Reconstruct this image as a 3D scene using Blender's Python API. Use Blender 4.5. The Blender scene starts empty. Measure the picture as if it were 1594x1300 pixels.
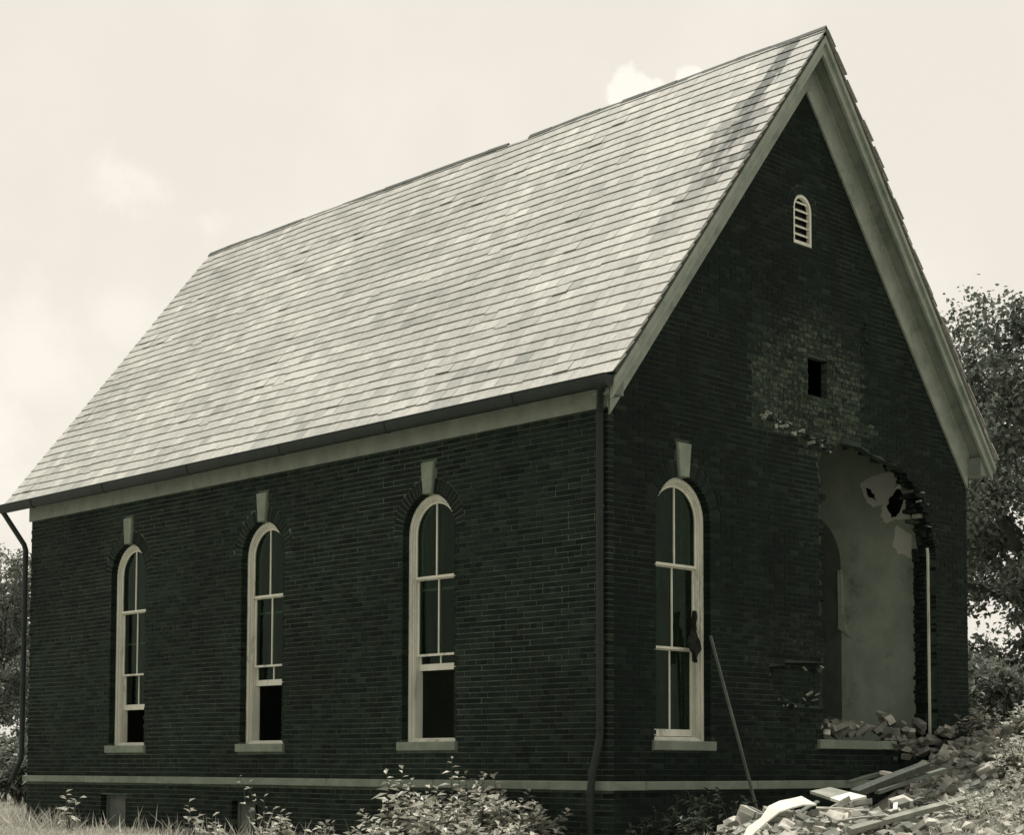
import bpy, math, random
import numpy as np
from mathutils import Vector, Matrix
from mathutils.geometry import tessellate_polygon

random.seed(11)
RNG = np.random.default_rng(5)
sc = bpy.context.scene
COL = sc.collection
R = math.radians

# ------------------------------------------------------------------ camera
YAW, PITCH, ROLL = 0.8052, 0.0613, 0.0029
CAM = Vector((13.769, -14.777, 0.167))
fw = Vector((-math.sin(YAW) * math.cos(PITCH), math.cos(YAW) * math.cos(PITCH), math.sin(PITCH)))
rt = fw.cross(Vector((0, 0, 1))).normalized()
up = rt.cross(fw)
rt2 = rt * math.cos(ROLL) + up * math.sin(ROLL)
up2 = up * math.cos(ROLL) - rt * math.sin(ROLL)
cd = bpy.data.cameras.new('camera')
cd.sensor_fit = 'HORIZONTAL'
cd.sensor_width = 36.0
cd.lens = 61.383
cd.shift_y = 0.2369
cd.clip_start = 0.1
cd.clip_end = 5000
co = bpy.data.objects.new('camera', cd)
COL.objects.link(co)
m = Matrix((rt2, up2, -fw)).transposed().to_4x4()
m.translation = CAM
co.matrix_world = m
sc.camera = co

# ------------------------------------------------------------------ sun, sky, exposure
SUN = Vector((-0.17, 0.085, 1.0)).normalized()          # direction towards the sun
sl = bpy.data.lights.new('sun', 'SUN')
sl.energy = 5.0
sl.angle = R(0.6)
sl.color = (1.0, 0.965, 0.90)
so = bpy.data.objects.new('sun', sl)
COL.objects.link(so)
so.rotation_euler = SUN.to_track_quat('Z', 'Y').to_euler()

world = bpy.data.worlds.new('World')
sc.world = world
world.use_nodes = True
wn = world.node_tree.nodes
wl = world.node_tree.links
wn.clear()


def N(nodes, t, **kw):
    n = nodes.new(t)
    for k, v in kw.items():
        if k == 'inp':
            for kk, vv in v.items():
                n.inputs[kk].default_value = vv
        else:
            setattr(n, k, v)
    return n


wout = N(wn, 'ShaderNodeOutputWorld')
wbg = N(wn, 'ShaderNodeBackground', inp={'Strength': 0.1})
sky = N(wn, 'ShaderNodeTexSky', sky_type='NISHITA', sun_disc=False)
sky.sun_elevation = math.asin(SUN.z)
sky.sun_rotation = math.atan2(SUN.x, SUN.y)
sky.air_density = 1.0
sky.dust_density = 4.0
sky.altitude = 200
bw = N(wn, 'ShaderNodeRGBToBW')
wl.new(sky.outputs[0], bw.inputs[0])
# thin white overcast: even out the clear-sky luminance, then tint like the print
flat = N(wn, 'ShaderNodeMix', data_type='FLOAT', inp={0: 0.72, 3: 9.7})
wl.new(bw.outputs[0], flat.inputs[2])
tc = N(wn, 'ShaderNodeTexCoord')


def wmath(op, a, b=None, c=None, clamp=False):
    n = N(wn, 'ShaderNodeMath', operation=op, use_clamp=clamp)
    for i, v in enumerate((a, b, c)):
        if v is None:
            continue
        if isinstance(v, (int, float)):
            n.inputs[i].default_value = v
        else:
            wl.new(v, n.inputs[i])
    return n.outputs[0]


cn = N(wn, 'ShaderNodeTexNoise', inp={'Scale': 9.0, 'Detail': 7.0, 'Roughness': 0.58})
wl.new(tc.outputs['Generated'], cn.inputs['Vector'])
cn2 = N(wn, 'ShaderNodeTexNoise', inp={'Scale': 34.0, 'Detail': 6.0, 'Roughness': 0.6})
wl.new(tc.outputs['Generated'], cn2.inputs['Vector'])


def sky_dir(px, py):
    d = fw + rt2 * ((px - 797) / 2717.9) + up2 * ((1027.63 - py) / 2717.9)
    return d.normalized()


def cloud(px, py, rad, edge, noise_amt):
    d = sky_dir(px, py)
    vm = N(wn, 'ShaderNodeVectorMath', operation='DISTANCE')
    wl.new(tc.outputs['Generated'], vm.inputs[0])
    vm.inputs[1].default_value = d
    a = wmath('DIVIDE', vm.outputs['Value'], rad)
    nz = wmath('MULTIPLY', wmath('SUBTRACT', cn2.outputs['Fac'], 0.5), noise_amt)
    a = wmath('ADD', a, nz)
    mr = N(wn, 'ShaderNodeMapRange', interpolation_type='SMOOTHSTEP', inp={1: 1.0, 2: 1.0 - edge, 3: 0.0, 4: 1.0})
    wl.new(a, mr.inputs[0])
    return mr.outputs[0]


cl = cloud(1000, 165, 0.022, 0.25, 1.6)
for c in (cloud(1075, 125, 0.011, 0.4, 1.6), wmath('MULTIPLY', cloud(60, 560, 0.06, 1.1, 1.5), 0.6), wmath('MULTIPLY', cloud(200, 290, 0.03, 1.2, 3.2), 0.55),
          wmath('MULTIPLY', cloud(190, 500, 0.04, 1.1, 1.4), 0.5), wmath('MULTIPLY', cloud(-60, 700, 0.09, 1.1, 1.4), 0.7), wmath('MULTIPLY', cloud(330, 350, 0.016, 1.2, 3.2), 0.4),
          cloud(1720, 500, 0.06, 0.9, 1.4)):
    cl = wmath('MAXIMUM', cl, c)
soft = N(wn, 'ShaderNodeMapRange', interpolation_type='SMOOTHSTEP', inp={1: 0.40, 2: 0.75, 3: 0.0, 4: 0.3})
wl.new(cn.outputs['Fac'], soft.inputs[0])
cl = wmath('MAXIMUM', cl, soft.outputs[0])
boost = wmath('MULTIPLY_ADD', cl, 0.2, 1.0)
lum = wmath('MULTIPLY', flat.outputs[0], boost)
tint = N(wn, 'ShaderNodeMix', data_type='RGBA', inp={6: (1.10, 1.035, 0.925, 1), 7: (1.105, 1.04, 0.935, 1)})
wl.new(cl, tint.inputs[0])
vs = N(wn, 'ShaderNodeVectorMath', operation='SCALE')
wl.new(tint.outputs[2], vs.inputs[0])
wl.new(lum, vs.inputs['Scale'])
wl.new(vs.outputs[0], wbg.inputs['Color'])
wl.new(wbg.outputs[0], wout.inputs[0])

sc.view_settings.view_transform = 'Standard'
sc.view_settings.look = 'None'
sc.view_settings.exposure = 0.0
sc.view_settings.gamma = 1.0
sc.view_settings.use_curve_mapping = False
sc.render.engine = 'CYCLES'
sc.cycles.use_denoising = True
sc.cycles.max_bounces = 6
sc.cycles.diffuse_bounces = 4
sc.cycles.transparent_max_bounces = 12
sc.cycles.sample_clamp_indirect = 6.0

# ------------------------------------------------------------------ materials
MATS = {}


def new_mat(name):
    mt = bpy.data.materials.new(name)
    mt.use_nodes = True
    nt = mt.node_tree
    b = nt.nodes['Principled BSDF']
    return mt, nt, b


def pos_noise(nt, scale, detail=5.0, rough=0.6, sc3=None, rot=None):
    g = nt.nodes.new('ShaderNodeNewGeometry')
    src = g.outputs['Position']
    if sc3:
        mp = nt.nodes.new('ShaderNodeMapping')
        mp.inputs['Scale'].default_value = sc3
        if rot:
            mp.inputs['Rotation'].default_value = rot
        nt.links.new(src, mp.inputs[0])
        src = mp.outputs[0]
    n = nt.nodes.new('ShaderNodeTexNoise')
    n.inputs['Scale'].default_value = scale
    n.inputs['Detail'].default_value = detail
    n.inputs['Roughness'].default_value = rough
    nt.links.new(src, n.inputs['Vector'])
    return n.outputs['Fac']


def ramp(nt, fac, lo, hi, c0, c1):
    mr = nt.nodes.new('ShaderNodeMapRange')
    mr.inputs[1].default_value = lo
    mr.inputs[2].default_value = hi
    nt.links.new(fac, mr.inputs[0])
    mx = nt.nodes.new('ShaderNodeMix')
    mx.data_type = 'RGBA'
    nt.links.new(mr.outputs[0], mx.inputs[0])
    for i, c in ((6, c0), (7, c1)):
        if isinstance(c, tuple):
            mx.inputs[i].default_value = (*c, 1)
        else:
            nt.links.new(c, mx.inputs[i])
    return mx.outputs[2]


def mathn(nt, op, a, b=None, clamp=False):
    n = nt.nodes.new('ShaderNodeMath')
    n.operation = op
    n.use_clamp = clamp
    for i, v in enumerate((a, b)):
        if v is None:
            continue
        if isinstance(v, (int, float)):
            n.inputs[i].default_value = v
        else:
            nt.links.new(v, n.inputs[i])
    return n.outputs[0]


def mulcol(nt, col, fac):
    v = nt.nodes.new('ShaderNodeVectorMath')
    v.operation = 'SCALE'
    nt.links.new(col, v.inputs[0])
    nt.links.new(fac, v.inputs['Scale'])
    return v.outputs[0]


def bump(nt, b, h, strength, dist=0.01):
    bp = nt.nodes.new('ShaderNodeBump')
    bp.inputs['Strength'].default_value = strength
    bp.inputs['Distance'].default_value = dist
    nt.links.new(h, bp.inputs['Height'])
    nt.links.new(bp.outputs[0], b.inputs['Normal'])


def attr(nt, name):
    a = nt.nodes.new('ShaderNodeAttribute')
    a.attribute_name = name
    s = nt.nodes.new('ShaderNodeSeparateColor')
    nt.links.new(a.outputs['Color'], s.inputs[0])
    return s.outputs[0], s.outputs[1], s.outputs[2]


def simple(name, c0, c1, scale=6.0, rough=0.85, bs=0.3, bscale=60.0, sc3=None, lo=0.3, hi=0.7, dirt=None, spec=0.3):
    mt, nt, b = new_mat(name)
    col = ramp(nt, pos_noise(nt, scale, 6, 0.65, sc3), lo, hi, c0, c1)
    if dirt:
        col = ramp(nt, pos_noise(nt, dirt[1], 6, 0.7, dirt[2] if len(dirt) > 2 else None), 0.55, 0.75, col, dirt[0])
    nt.links.new(col, b.inputs['Base Color'])
    b.inputs['Roughness'].default_value = rough
    b.inputs['Specular IOR Level'].default_value = spec
    if bs:
        bump(nt, b, pos_noise(nt, bscale, 6, 0.7), bs, 0.006)
    MATS[name] = mt
    return mt


def brick_material():
    mt, nt, b = new_mat('brick')
    t, smear, _ = attr(nt, 'tint')
    col = ramp(nt, t, 0.0, 1.0, (0.0040, 0.0080, 0.0060), (0.0160, 0.0245, 0.0180))
    grain = pos_noise(nt, 45, 5, 0.7)
    col = mulcol(nt, col, mathn(nt, 'MULTIPLY_ADD', grain, 0.9) if False else mathn(nt, 'ADD', mathn(nt, 'MULTIPLY', grain, 0.9), 0.55))
    big = pos_noise(nt, 0.8, 7, 0.68, (1, 1, 0.55))
    col = mulcol(nt, col, mathn(nt, 'ADD', mathn(nt, 'MULTIPLY', big, 1.9), 0.05))
    eff = pos_noise(nt, 14, 7, 0.75)
    thr = mathn(nt, 'MULTIPLY', mathn(nt, 'SUBTRACT', mathn(nt, 'ADD', eff, mathn(nt, 'MULTIPLY', smear, 0.23)), 0.66), 5.0, True)
    mx = nt.nodes.new('ShaderNodeMix')
    mx.data_type = 'RGBA'
    nt.links.new(thr, mx.inputs[0])
    nt.links.new(col, mx.inputs[6])
    mx.inputs[7].default_value = (0.080, 0.098, 0.070, 1)
    nt.links.new(mx.outputs[2], b.inputs['Base Color'])
    b.inputs['Roughness'].default_value = 0.9
    b.inputs['Specular IOR Level'].default_value = 0.15
    bump(nt, b, grain, 0.35, 0.004)
    MATS['brick'] = mt


brick_material()
simple('mortar', (0.044, 0.062, 0.046), (0.102, 0.132, 0.099), 5, 0.95, 0.5, 90, spec=0.1)
simple('rubble_brick', (0.085, 0.092, 0.078), (0.25, 0.255, 0.22), 3.2, 0.95, 0.5, 50, spec=0.1)
simple('rubble_mortar', (0.15, 0.153, 0.13), (0.54, 0.525, 0.465), 4.5, 0.95, 0.5, 40, spec=0.1)
simple('stone', (0.12, 0.152, 0.118), (0.21, 0.24, 0.19), 3.5, 0.9, 0.4, 70, dirt=((0.10, 0.115, 0.095), 1.7), spec=0.2)
simple('paint', (0.140, 0.168, 0.136), (0.220, 0.244, 0.202), 4.0, 0.7, 0.25, 80, sc3=(1, 1, 0.4), dirt=((0.085, 0.112, 0.088), 2.6))
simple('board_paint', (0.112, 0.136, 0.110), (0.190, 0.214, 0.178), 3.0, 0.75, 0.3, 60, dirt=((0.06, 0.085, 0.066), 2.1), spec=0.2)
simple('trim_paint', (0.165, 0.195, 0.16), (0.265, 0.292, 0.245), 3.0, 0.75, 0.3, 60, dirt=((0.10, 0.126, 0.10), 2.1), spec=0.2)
simple('window_paint', (0.46, 0.47, 0.395), (0.62, 0.625, 0.535), 6.0, 0.65, 0.3, 90, sc3=(1, 1, 0.3), dirt=((0.20, 0.215, 0.17), 7.0, (1, 1, 0.3)))
simple('gutter_metal', (0.004, 0.009, 0.007), (0.014, 0.023, 0.017), 2.5, 0.6, 0.2, 50, spec=0.3)
simple('plaster', (0.34, 0.405, 0.325), (0.50, 0.565, 0.465), 2.4, 0.95, 0.35, 30, dirt=((0.17, 0.22, 0.17), 1.9), spec=0.1)
simple('pale_plaster', (0.78, 0.80, 0.72), (0.86, 0.86, 0.80), 6, 0.9, 0.4, 60, spec=0.1)  # near-white plaster for the torn rim and patch, brightness put into the colour
simple('dark_wood', (0.03, 0.036, 0.03), (0.075, 0.085, 0.07), 4, 0.9, 0.4, 40, sc3=(6, 6, 1))
simple('gray_wood', (0.14, 0.15, 0.125), (0.30, 0.305, 0.26), 3, 0.9, 0.4, 40)
simple('pale_wood', (0.5, 0.49, 0.43), (0.7, 0.68, 0.6), 3, 0.85, 0.3, 40)
simple('bark', (0.02, 0.024, 0.019), (0.06, 0.068, 0.055), 5, 0.95, 0.7, 25, spec=0.1)
simple('rag', (0.006, 0.008, 0.007), (0.02, 0.022, 0.02), 20, 0.95, 0.4, 60)
simple('old_mortar', (0.13, 0.15, 0.125), (0.30, 0.32, 0.27), 4, 0.95, 0.5, 50)
simple('worn_wood', (0.07, 0.085, 0.07), (0.14, 0.16, 0.135), 3, 0.9, 0.4, 40)
simple('dark_front_mortar', (0.014, 0.022, 0.018), (0.050, 0.068, 0.053), 1.2, 0.95, 0.5, 90, spec=0.1)  # darker mortar for the front wall only; the darkening is put into the colour
simple('niche', (0.16, 0.19, 0.165), (0.26, 0.29, 0.25), 2, 0.9, 0.2, 30)
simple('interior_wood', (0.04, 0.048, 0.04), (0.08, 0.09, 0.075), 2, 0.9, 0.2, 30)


def slate_material():
    mt, nt, b = new_mat('slate')
    t, stn, _ = attr(nt, 'tint')
    col = ramp(nt, t, 0.0, 1.0, (0.215, 0.225, 0.205), (0.435, 0.428, 0.392))
    g = pos_noise(nt, 22, 6, 0.7, (0.5, 1, 1))
    col = mulcol(nt, col, mathn(nt, 'ADD', mathn(nt, 'MULTIPLY', g, 0.9), 0.55))
    big = pos_noise(nt, 0.5, 3, 0.5)
    col = mulcol(nt, col, mathn(nt, 'ADD', mathn(nt, 'MULTIPLY', big, 0.7), 0.65))
    run = pos_noise(nt, 3.0, 6, 0.7, (2.6, 0.35, 0.35))
    col = mulcol(nt, col, mathn(nt, 'ADD', mathn(nt, 'MULTIPLY', run, 0.5), 0.76))
    # water stain running down the slope by the gable
    geo = nt.nodes.new('ShaderNodeNewGeometry')
    sp = nt.nodes.new('ShaderNodeSeparateXYZ')
    nt.links.new(geo.outputs['Position'], sp.inputs[0])
    wob = mathn(nt, 'MULTIPLY', mathn(nt, 'SUBTRACT', pos_noise(nt, 2.2, 5, 0.65, (2.2, 0.5, 0.5)), 0.5), 0.75)
    dx = mathn(nt, 'ABSOLUTE', mathn(nt, 'ADD', mathn(nt, 'ADD', sp.outputs[0], 0.17), wob))
    mr = nt.nodes.new('ShaderNodeMapRange')          # width of the streak with height
    mr.inputs[1].default_value = 9.9
    mr.inputs[2].default_value = 8.2
    mr.inputs[3].default_value = 0.15
    mr.inputs[4].default_value = 0.14
    nt.links.new(sp.outputs[2], mr.inputs[0])
    inside = mathn(nt, 'MULTIPLY', mathn(nt, 'SUBTRACT', mr.outputs[0], dx), 14.0, True)
    fade = nt.nodes.new('ShaderNodeMapRange')
    fade.inputs[1].default_value = 6.7
    fade.inputs[2].default_value = 8.2
    nt.links.new(sp.outputs[2], fade.inputs[0])
    nearside = mathn(nt, 'LESS_THAN', sp.outputs[1], 3.87)
    grit = nt.nodes.new('ShaderNodeMapRange')
    grit.inputs[1].default_value = 0.27
    grit.inputs[2].default_value = 0.45
    nt.links.new(pos_noise(nt, 9, 6, 0.7, (1.5, 0.6, 0.6)), grit.inputs[0])
    msk = mathn(nt, 'MULTIPLY', mathn(nt, 'MULTIPLY', inside, fade.outputs[0]), mathn(nt, 'MULTIPLY', nearside, grit.outputs[0]))
    bl = mathn(nt, 'MULTIPLY', mathn(nt, 'SUBTRACT', pos_noise(nt, 5, 6, 0.7), 0.30), 5.0, True)
    msk = mathn(nt, 'MULTIPLY', mathn(nt, 'MAXIMUM', msk, mathn(nt, 'MULTIPLY', stn, bl)), 0.95)
    mx = nt.nodes.new('ShaderNodeMix')
    mx.data_type = 'RGBA'
    nt.links.new(msk, mx.inputs[0])
    nt.links.new(col, mx.inputs[6])
    mx.inputs[7].default_value = (0.04, 0.047, 0.038, 1)
    nt.links.new(mx.outputs[2], b.inputs['Base Color'])
    b.inputs['Roughness'].default_value = 0.62
    b.inputs['Specular IOR Level'].default_value = 0.4
    bump(nt, b, g, 0.25, 0.004)
    MATS['slate'] = mt


slate_material()
simple('dark_slate', (0.03, 0.038, 0.032), (0.075, 0.085, 0.073), 6, 0.7, 0.3, 50)


def glass_material():
    mt = bpy.data.materials.new('glass')
    mt.use_nodes = True
    nt = mt.node_tree
    nt.nodes.clear()
    out = nt.nodes.new('ShaderNodeOutputMaterial')
    tr = nt.nodes.new('ShaderNodeBsdfTransparent')
    tr.inputs[0].default_value = (0.20, 0.29, 0.22, 1)
    gl = nt.nodes.new('ShaderNodeBsdfGlossy')
    gl.inputs['Roughness'].default_value = 0.03
    gl.inputs[0].default_value = (0.7, 0.95, 0.78, 1)
    fr = nt.nodes.new('ShaderNodeFresnel')
    fr.inputs[0].default_value = 1.22
    mx = nt.nodes.new('ShaderNodeMixShader')
    nt.links.new(fr.outputs[0], mx.inputs[0])
    nt.links.new(tr.outputs[0], mx.inputs[1])
    nt.links.new(gl.outputs[0], mx.inputs[2])
    df = nt.nodes.new('ShaderNodeBsdfDiffuse')
    df.inputs[0].default_value = (0.06, 0.095, 0.06, 1)
    st = pos_noise(nt, 9, 4, 0.6, (1.6, 1.6, 0.12))
    mr = nt.nodes.new('ShaderNodeMapRange')
    mr.inputs[1].default_value = 0.45
    mr.inputs[2].default_value = 0.75
    mr.inputs[3].default_value = 0.01
    mr.inputs[4].default_value = 0.16
    nt.links.new(st, mr.inputs[0])
    mx2 = nt.nodes.new('ShaderNodeMixShader')
    nt.links.new(mr.outputs[0], mx2.inputs[0])
    nt.links.new(mx.outputs[0], mx2.inputs[1])
    nt.links.new(df.outputs[0], mx2.inputs[2])
    nt.links.new(mx2.outputs[0], out.inputs[0])
    MATS['glass'] = mt


glass_material()


def leaf_material(name, c0, c1, transl=0.25, rough=0.55):
    mt = bpy.data.materials.new(name)
    mt.use_nodes = True
    nt = mt.node_tree
    b = nt.nodes['Principled BSDF']
    out = nt.nodes['Material Output']
    t, _, _ = attr(nt, 'tint')
    col = ramp(nt, t, 0.0, 1.0, c0, c1)
    nt.links.new(col, b.inputs['Base Color'])
    b.inputs['Roughness'].default_value = rough
    b.inputs['Specular IOR Level'].default_value = 0.3
    tl = nt.nodes.new('ShaderNodeBsdfTranslucent')
    nt.links.new(col, tl.inputs[0])
    mx = nt.nodes.new('ShaderNodeMixShader')
    mx.inputs[0].default_value = transl
    nt.links.new(b.outputs[0], mx.inputs[1])
    nt.links.new(tl.outputs[0], mx.inputs[2])
    nt.links.new(mx.outputs[0], out.inputs[0])
    MATS[name] = mt


leaf_material('tree_leaf', (0.045, 0.060, 0.047), (0.19, 0.21, 0.172), 0.3)
leaf_material('far_leaf', (0.065, 0.080, 0.066), (0.22, 0.235, 0.198), 0.3)
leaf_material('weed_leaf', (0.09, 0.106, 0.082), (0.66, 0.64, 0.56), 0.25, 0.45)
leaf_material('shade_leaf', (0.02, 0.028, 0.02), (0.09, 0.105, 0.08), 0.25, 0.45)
leaf_material('bank_leaf', (0.11, 0.125, 0.10), (0.60, 0.59, 0.51), 0.3)
leaf_material('grass_blade', (0.26, 0.262, 0.222), (0.64, 0.62, 0.545), 0.3)


def ground_material():
    mt, nt, b = new_mat('ground')
    a = ramp(nt, pos_noise(nt, 1.1, 8, 0.7), 0.35, 0.65, (0.20, 0.205, 0.17), (0.42, 0.41, 0.355))
    a = ramp(nt, pos_noise(nt, 17, 6, 0.75), 0.3, 0.8, a, (0.30, 0.298, 0.25))
    nt.links.new(a, b.inputs['Base Color'])
    b.inputs['Roughness'].default_value = 0.98
    b.inputs['Specular IOR Level'].default_value = 0.05
    bump(nt, b, pos_noise(nt, 25, 8, 0.75), 0.8, 0.05)
    MATS['ground'] = mt


ground_material()

# ------------------------------------------------------------------ mesh helpers


def obj(name, verts, faces, mat, parent=None, tint=None, smooth=False, kind=None, label=None):
    me = bpy.data.meshes.new(name)
    me.from_pydata([tuple(v) for v in verts], [], faces)
    me.materials.append(MATS[mat])
    if tint is not None:
        at = me.color_attributes.new('tint', 'FLOAT_COLOR', 'POINT')
        arr = np.ones((len(verts), 4), dtype=np.float32)
        arr[:, :3] = np.asarray(tint, dtype=np.float32).reshape(-1, 3) if np.ndim(tint) > 1 else np.tile(np.asarray(tint, dtype=np.float32), (len(verts), 1))
        at.data.foreach_set('color', arr.ravel())
    if smooth:
        me.polygons.foreach_set('use_smooth', [True] * len(me.polygons))
    me.update()
    o = bpy.data.objects.new(name, me)
    COL.objects.link(o)
    if parent is not None:
        o.parent = parent
    if kind:
        o['kind'] = kind
    if label:
        o['label'] = label
    return o


def tag(o, label, cat, group=None):
    o['label'] = label
    o['category'] = cat
    if group:
        o['group'] = group
    return o


def thing(name, label, cat, loc=(0, 0, 0), group=None):
    e = bpy.data.objects.new(name, None)
    e.empty_display_size = 0.3
    e.location = loc
    COL.objects.link(e)
    tag(e, label, cat, group)
    return e


def box_vf(p0, p1):
    x0, y0, z0 = p0
    x1, y1, z1 = p1
    v = [(x0, y0, z0), (x1, y0, z0), (x1, y1, z0), (x0, y1, z0), (x0, y0, z1), (x1, y0, z1), (x1, y1, z1), (x0, y1, z1)]
    f = [(0, 3, 2, 1), (4, 5, 6, 7), (0, 1, 5, 4), (1, 2, 6, 5), (2, 3, 7, 6), (3, 0, 4, 7)]
    return v, f


class MB:
    def __init__(self):
        self.v, self.f, self.t = [], [], []

    def add(self, v, f, tint=None):
        n = len(self.v)
        self.v += [tuple(p) for p in v]
        self.f += [tuple(i + n for i in q) for q in f]
        self.t += [tint or (0.5, 0, 0)] * len(v)

    def box(self, p0, p1, tint=None):
        lo = [min(a, b) for a, b in zip(p0, p1)]
        hi = [max(a, b) for a, b in zip(p0, p1)]
        self.add(*box_vf(lo, hi), tint)

    def tube(self, pts, rad, seg=10, tint=None, cap=True):
        pts = [Vector(p) for p in pts]
        if not isinstance(rad, (list, tuple)):
            rad = [rad] * len(pts)
        v, f = [], []
        prev = None
        for i, p in enumerate(pts):
            d = (pts[min(i + 1, len(pts) - 1)] - pts[max(i - 1, 0)]).normalized()
            a = d.cross(Vector((0.13, 0.31, 0.94)))
            if a.length < 0.1:
                a = d.cross(Vector((1, 0.1, 0)))
            a.normalize()
            if prev is not None:
                a = (prev - d * prev.dot(d)).normalized()
            prev = a
            b = d.cross(a)
            for k in range(seg):
                t = 2 * math.pi * k / seg
                v.append(p + (a * math.cos(t) + b * math.sin(t)) * rad[i])
        for i in range(len(pts) - 1):
            for k in range(seg):
                f.append((i * seg + k, i * seg + (k + 1) % seg, (i + 1) * seg + (k + 1) % seg, (i + 1) * seg + k))
        if cap:
            f.append(tuple(range(seg))[::-1])
            f.append(tuple((len(pts) - 1) * seg + k for k in range(seg)))
        self.add(v, f, tint)

    def build(self, name, mat, parent=None, **kw):
        return obj(name, self.v, self.f, mat, parent, tint=np.array(self.t, dtype=np.float32), **kw)


def slab(outer, holes, f3, d0, d1):
    """polygon with holes in (u,z), extruded from depth d0 to d1; f3(u,z,d) -> point"""
    loops = [outer] + holes
    tris = tessellate_polygon([[Vector((p[0], p[1], 0)) for p in l] for l in loops])
    flat_ = [p for l in loops for p in l]
    n = len(flat_)
    v = [f3(u, z, d0) for u, z in flat_] + [f3(u, z, d1) for u, z in flat_]
    f = [tuple(t) for t in tris] + [tuple(i + n for i in t[::-1]) for t in tris]
    s = 0
    for l in loops:
        k = len(l)
        for i in range(k):
            a, b = s + i, s + (i + 1) % k
            f.append((a, b, b + n, a + n))
        s += k
    return v, f


def jag(poly, amp=0.022, n=5, seed=0):
    """break the straight edges of an outline into a torn, irregular line"""
    r_ = random.Random(seed)
    out = []
    for (x0, y0), (x1, y1) in zip(poly, poly[1:] + poly[:1]):
        for k in range(n):
            t_ = (k + (r_.uniform(-.25, .25) if k else 0)) / n
            out.append((x0 + (x1 - x0) * t_ + r_.uniform(-amp, amp), y0 + (y1 - y0) * t_ + r_.uniform(-amp, amp)))
    return out


# ------------------------------------------------------------------ dimensions
L, W = 13.59, 7.723
K = 1.2746
APEX = 9.94
HALF = W / 2
CN = 1 / math.sqrt(1 + K * K)          # cos of the slope


def zr(y):
    return APEX - K * abs(HALF - y)


def F_side(u, z, d):                   # long wall, d = outward distance
    return (-u, -d, z)


def F_front(u, z, d):
    return (d, u, z)


def F_far(u, z, d):                    # far long wall, outward +y
    return (-u, W + d, z)


def F_back(u, z, d):
    return (-L - d, u, z)


COURSE = 0.0681
OPEN_HALF, ARCH_Z, RING = 0.50, 47 * 0.0681, 0.20
SIDE_WIN = [3.17, 6.81, 10.43]
FRONT_WIN = 1.336
RIGHT_WIN = W - FRONT_WIN
SILL_T, SILL_B = 0.485, 0.37


def arch_loop(c, half, z0, zc, n=18):
    pts = [(c - half, z0), (c + half, z0)]
    for i in range(n + 1):
        t = math.pi * i / n
        pts.append((c + half * math.cos(t), zc + half * math.sin(t)))
    return pts


# breach in the front wall: left / right edge with height (ragged by course)
def lerp_tab(tab, z):
    if z <= tab[0][0]:
        return tab[0][1]
    for (z0, a), (z1, b) in zip(tab, tab[1:]):
        if z <= z1:
            return a + (b - a) * (z - z0) / (z1 - z0)
    return tab[-1][1]


BR_L = [(0.42, 4.27), (0.9, 4.25), (1.05, 4.12), (1.5, 4.22), (2.0, 4.18), (2.7, 4.20), (3.5, 4.18), (4.0, 4.20), (4.3, 4.16), (4.42, 4.25), (4.5, 4.42), (4.58, 4.75)]
BR_R = [(0.42, RIGHT_WIN + 0.5), (3.30, RIGHT_WIN + 0.5), (3.5, 6.80), (3.75, 6.66), (3.95, 6.55), (4.15, 6.40), (4.28, 6.22), (4.38, 5.9), (4.46, 5.35), (4.52, 5.05), (4.58, 4.95)]
BR_TOP = 4.58
_rj = random.Random(3)
ROWJ = {k: (_rj.choice((-0.1, -0.05, 0.0, 0.05)) + _rj.uniform(-0.03, 0.03), _rj.choice((-0.06, 0.0, 0.08, 0.16)) + _rj.uniform(-.03, .03)) for k in range(-20, 160)}


def breach_at(z):
    if z < 0.42 or z > BR_TOP:
        return None
    k = int(math.floor(z / COURSE))
    jl, jr = ROWJ[k]
    r = lerp_tab(BR_R, z)
    if z > 3.35:
        r += jr
    return (lerp_tab(BR_L, z) + jl, r)


# recess where the outer bricks have fallen away, left of the breach
def recess_at(z):
    if z < 0.99 or z > 1.53:
        return None
    k = int((z - 0.99) / COURSE)
    left = [3.42, 3.26, 3.12, 3.06, 3.0, 3.06, 3.02, 3.35, 3.45][min(k, 8)]
    right = [4.4] * 7 + [4.4, 3.6]; right = right[min(k, 8)]
    return (left, right)


def win_hole(c, extra_sill=True):
    def f(z):
        if SILL_B - 0.02 < z < SILL_T + 0.01:
            return (c - 0.585, c + 0.585)
        if SILL_T <= z <= ARCH_Z:
            return (c - OPEN_HALF, c + OPEN_HALF)
        if ARCH_Z < z < ARCH_Z + OPEN_HALF + RING:
            h = math.sqrt(max(0, (OPEN_HALF + RING + 0.006) ** 2 - (z - ARCH_Z) ** 2))
            return (c - h, c + h)
        if ARCH_Z + OPEN_HALF + RING <= z < 4.125:
            return (c - 0.13, c + 0.13)
        return None
    return f


def rect_hole(u0, u1, z0, z1):
    return lambda z: (u0, u1) if z0 < z < z1 else None


VENT_C, VENT_H, VENT_Z0, VENT_ZC = 3.80, 0.205, 7.10, 7.58


def vent_hole(z):
    if VENT_Z0 - 0.02 < z <= VENT_ZC:
        return (VENT_C - VENT_H, VENT_C + VENT_H)
    if VENT_ZC < z < VENT_ZC + VENT_H + 0.11:
        h = math.sqrt(max(0, (VENT_H + 0.116) ** 2 - (z - VENT_ZC) ** 2))
        return (VENT_C - h, VENT_C + h)
    return None


SQ = (3.885, 4.295, 5.11, 5.61)

# ------------------------------------------------------------------ church
church = thing('church', 'dark brick country church with steep slate roof and broken front wall', 'church')

ZBOT = -1.6
BAS = [(10.38, 11.15, -0.95, -0.30), (6.86, 7.50, -0.95, -0.34)]


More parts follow.
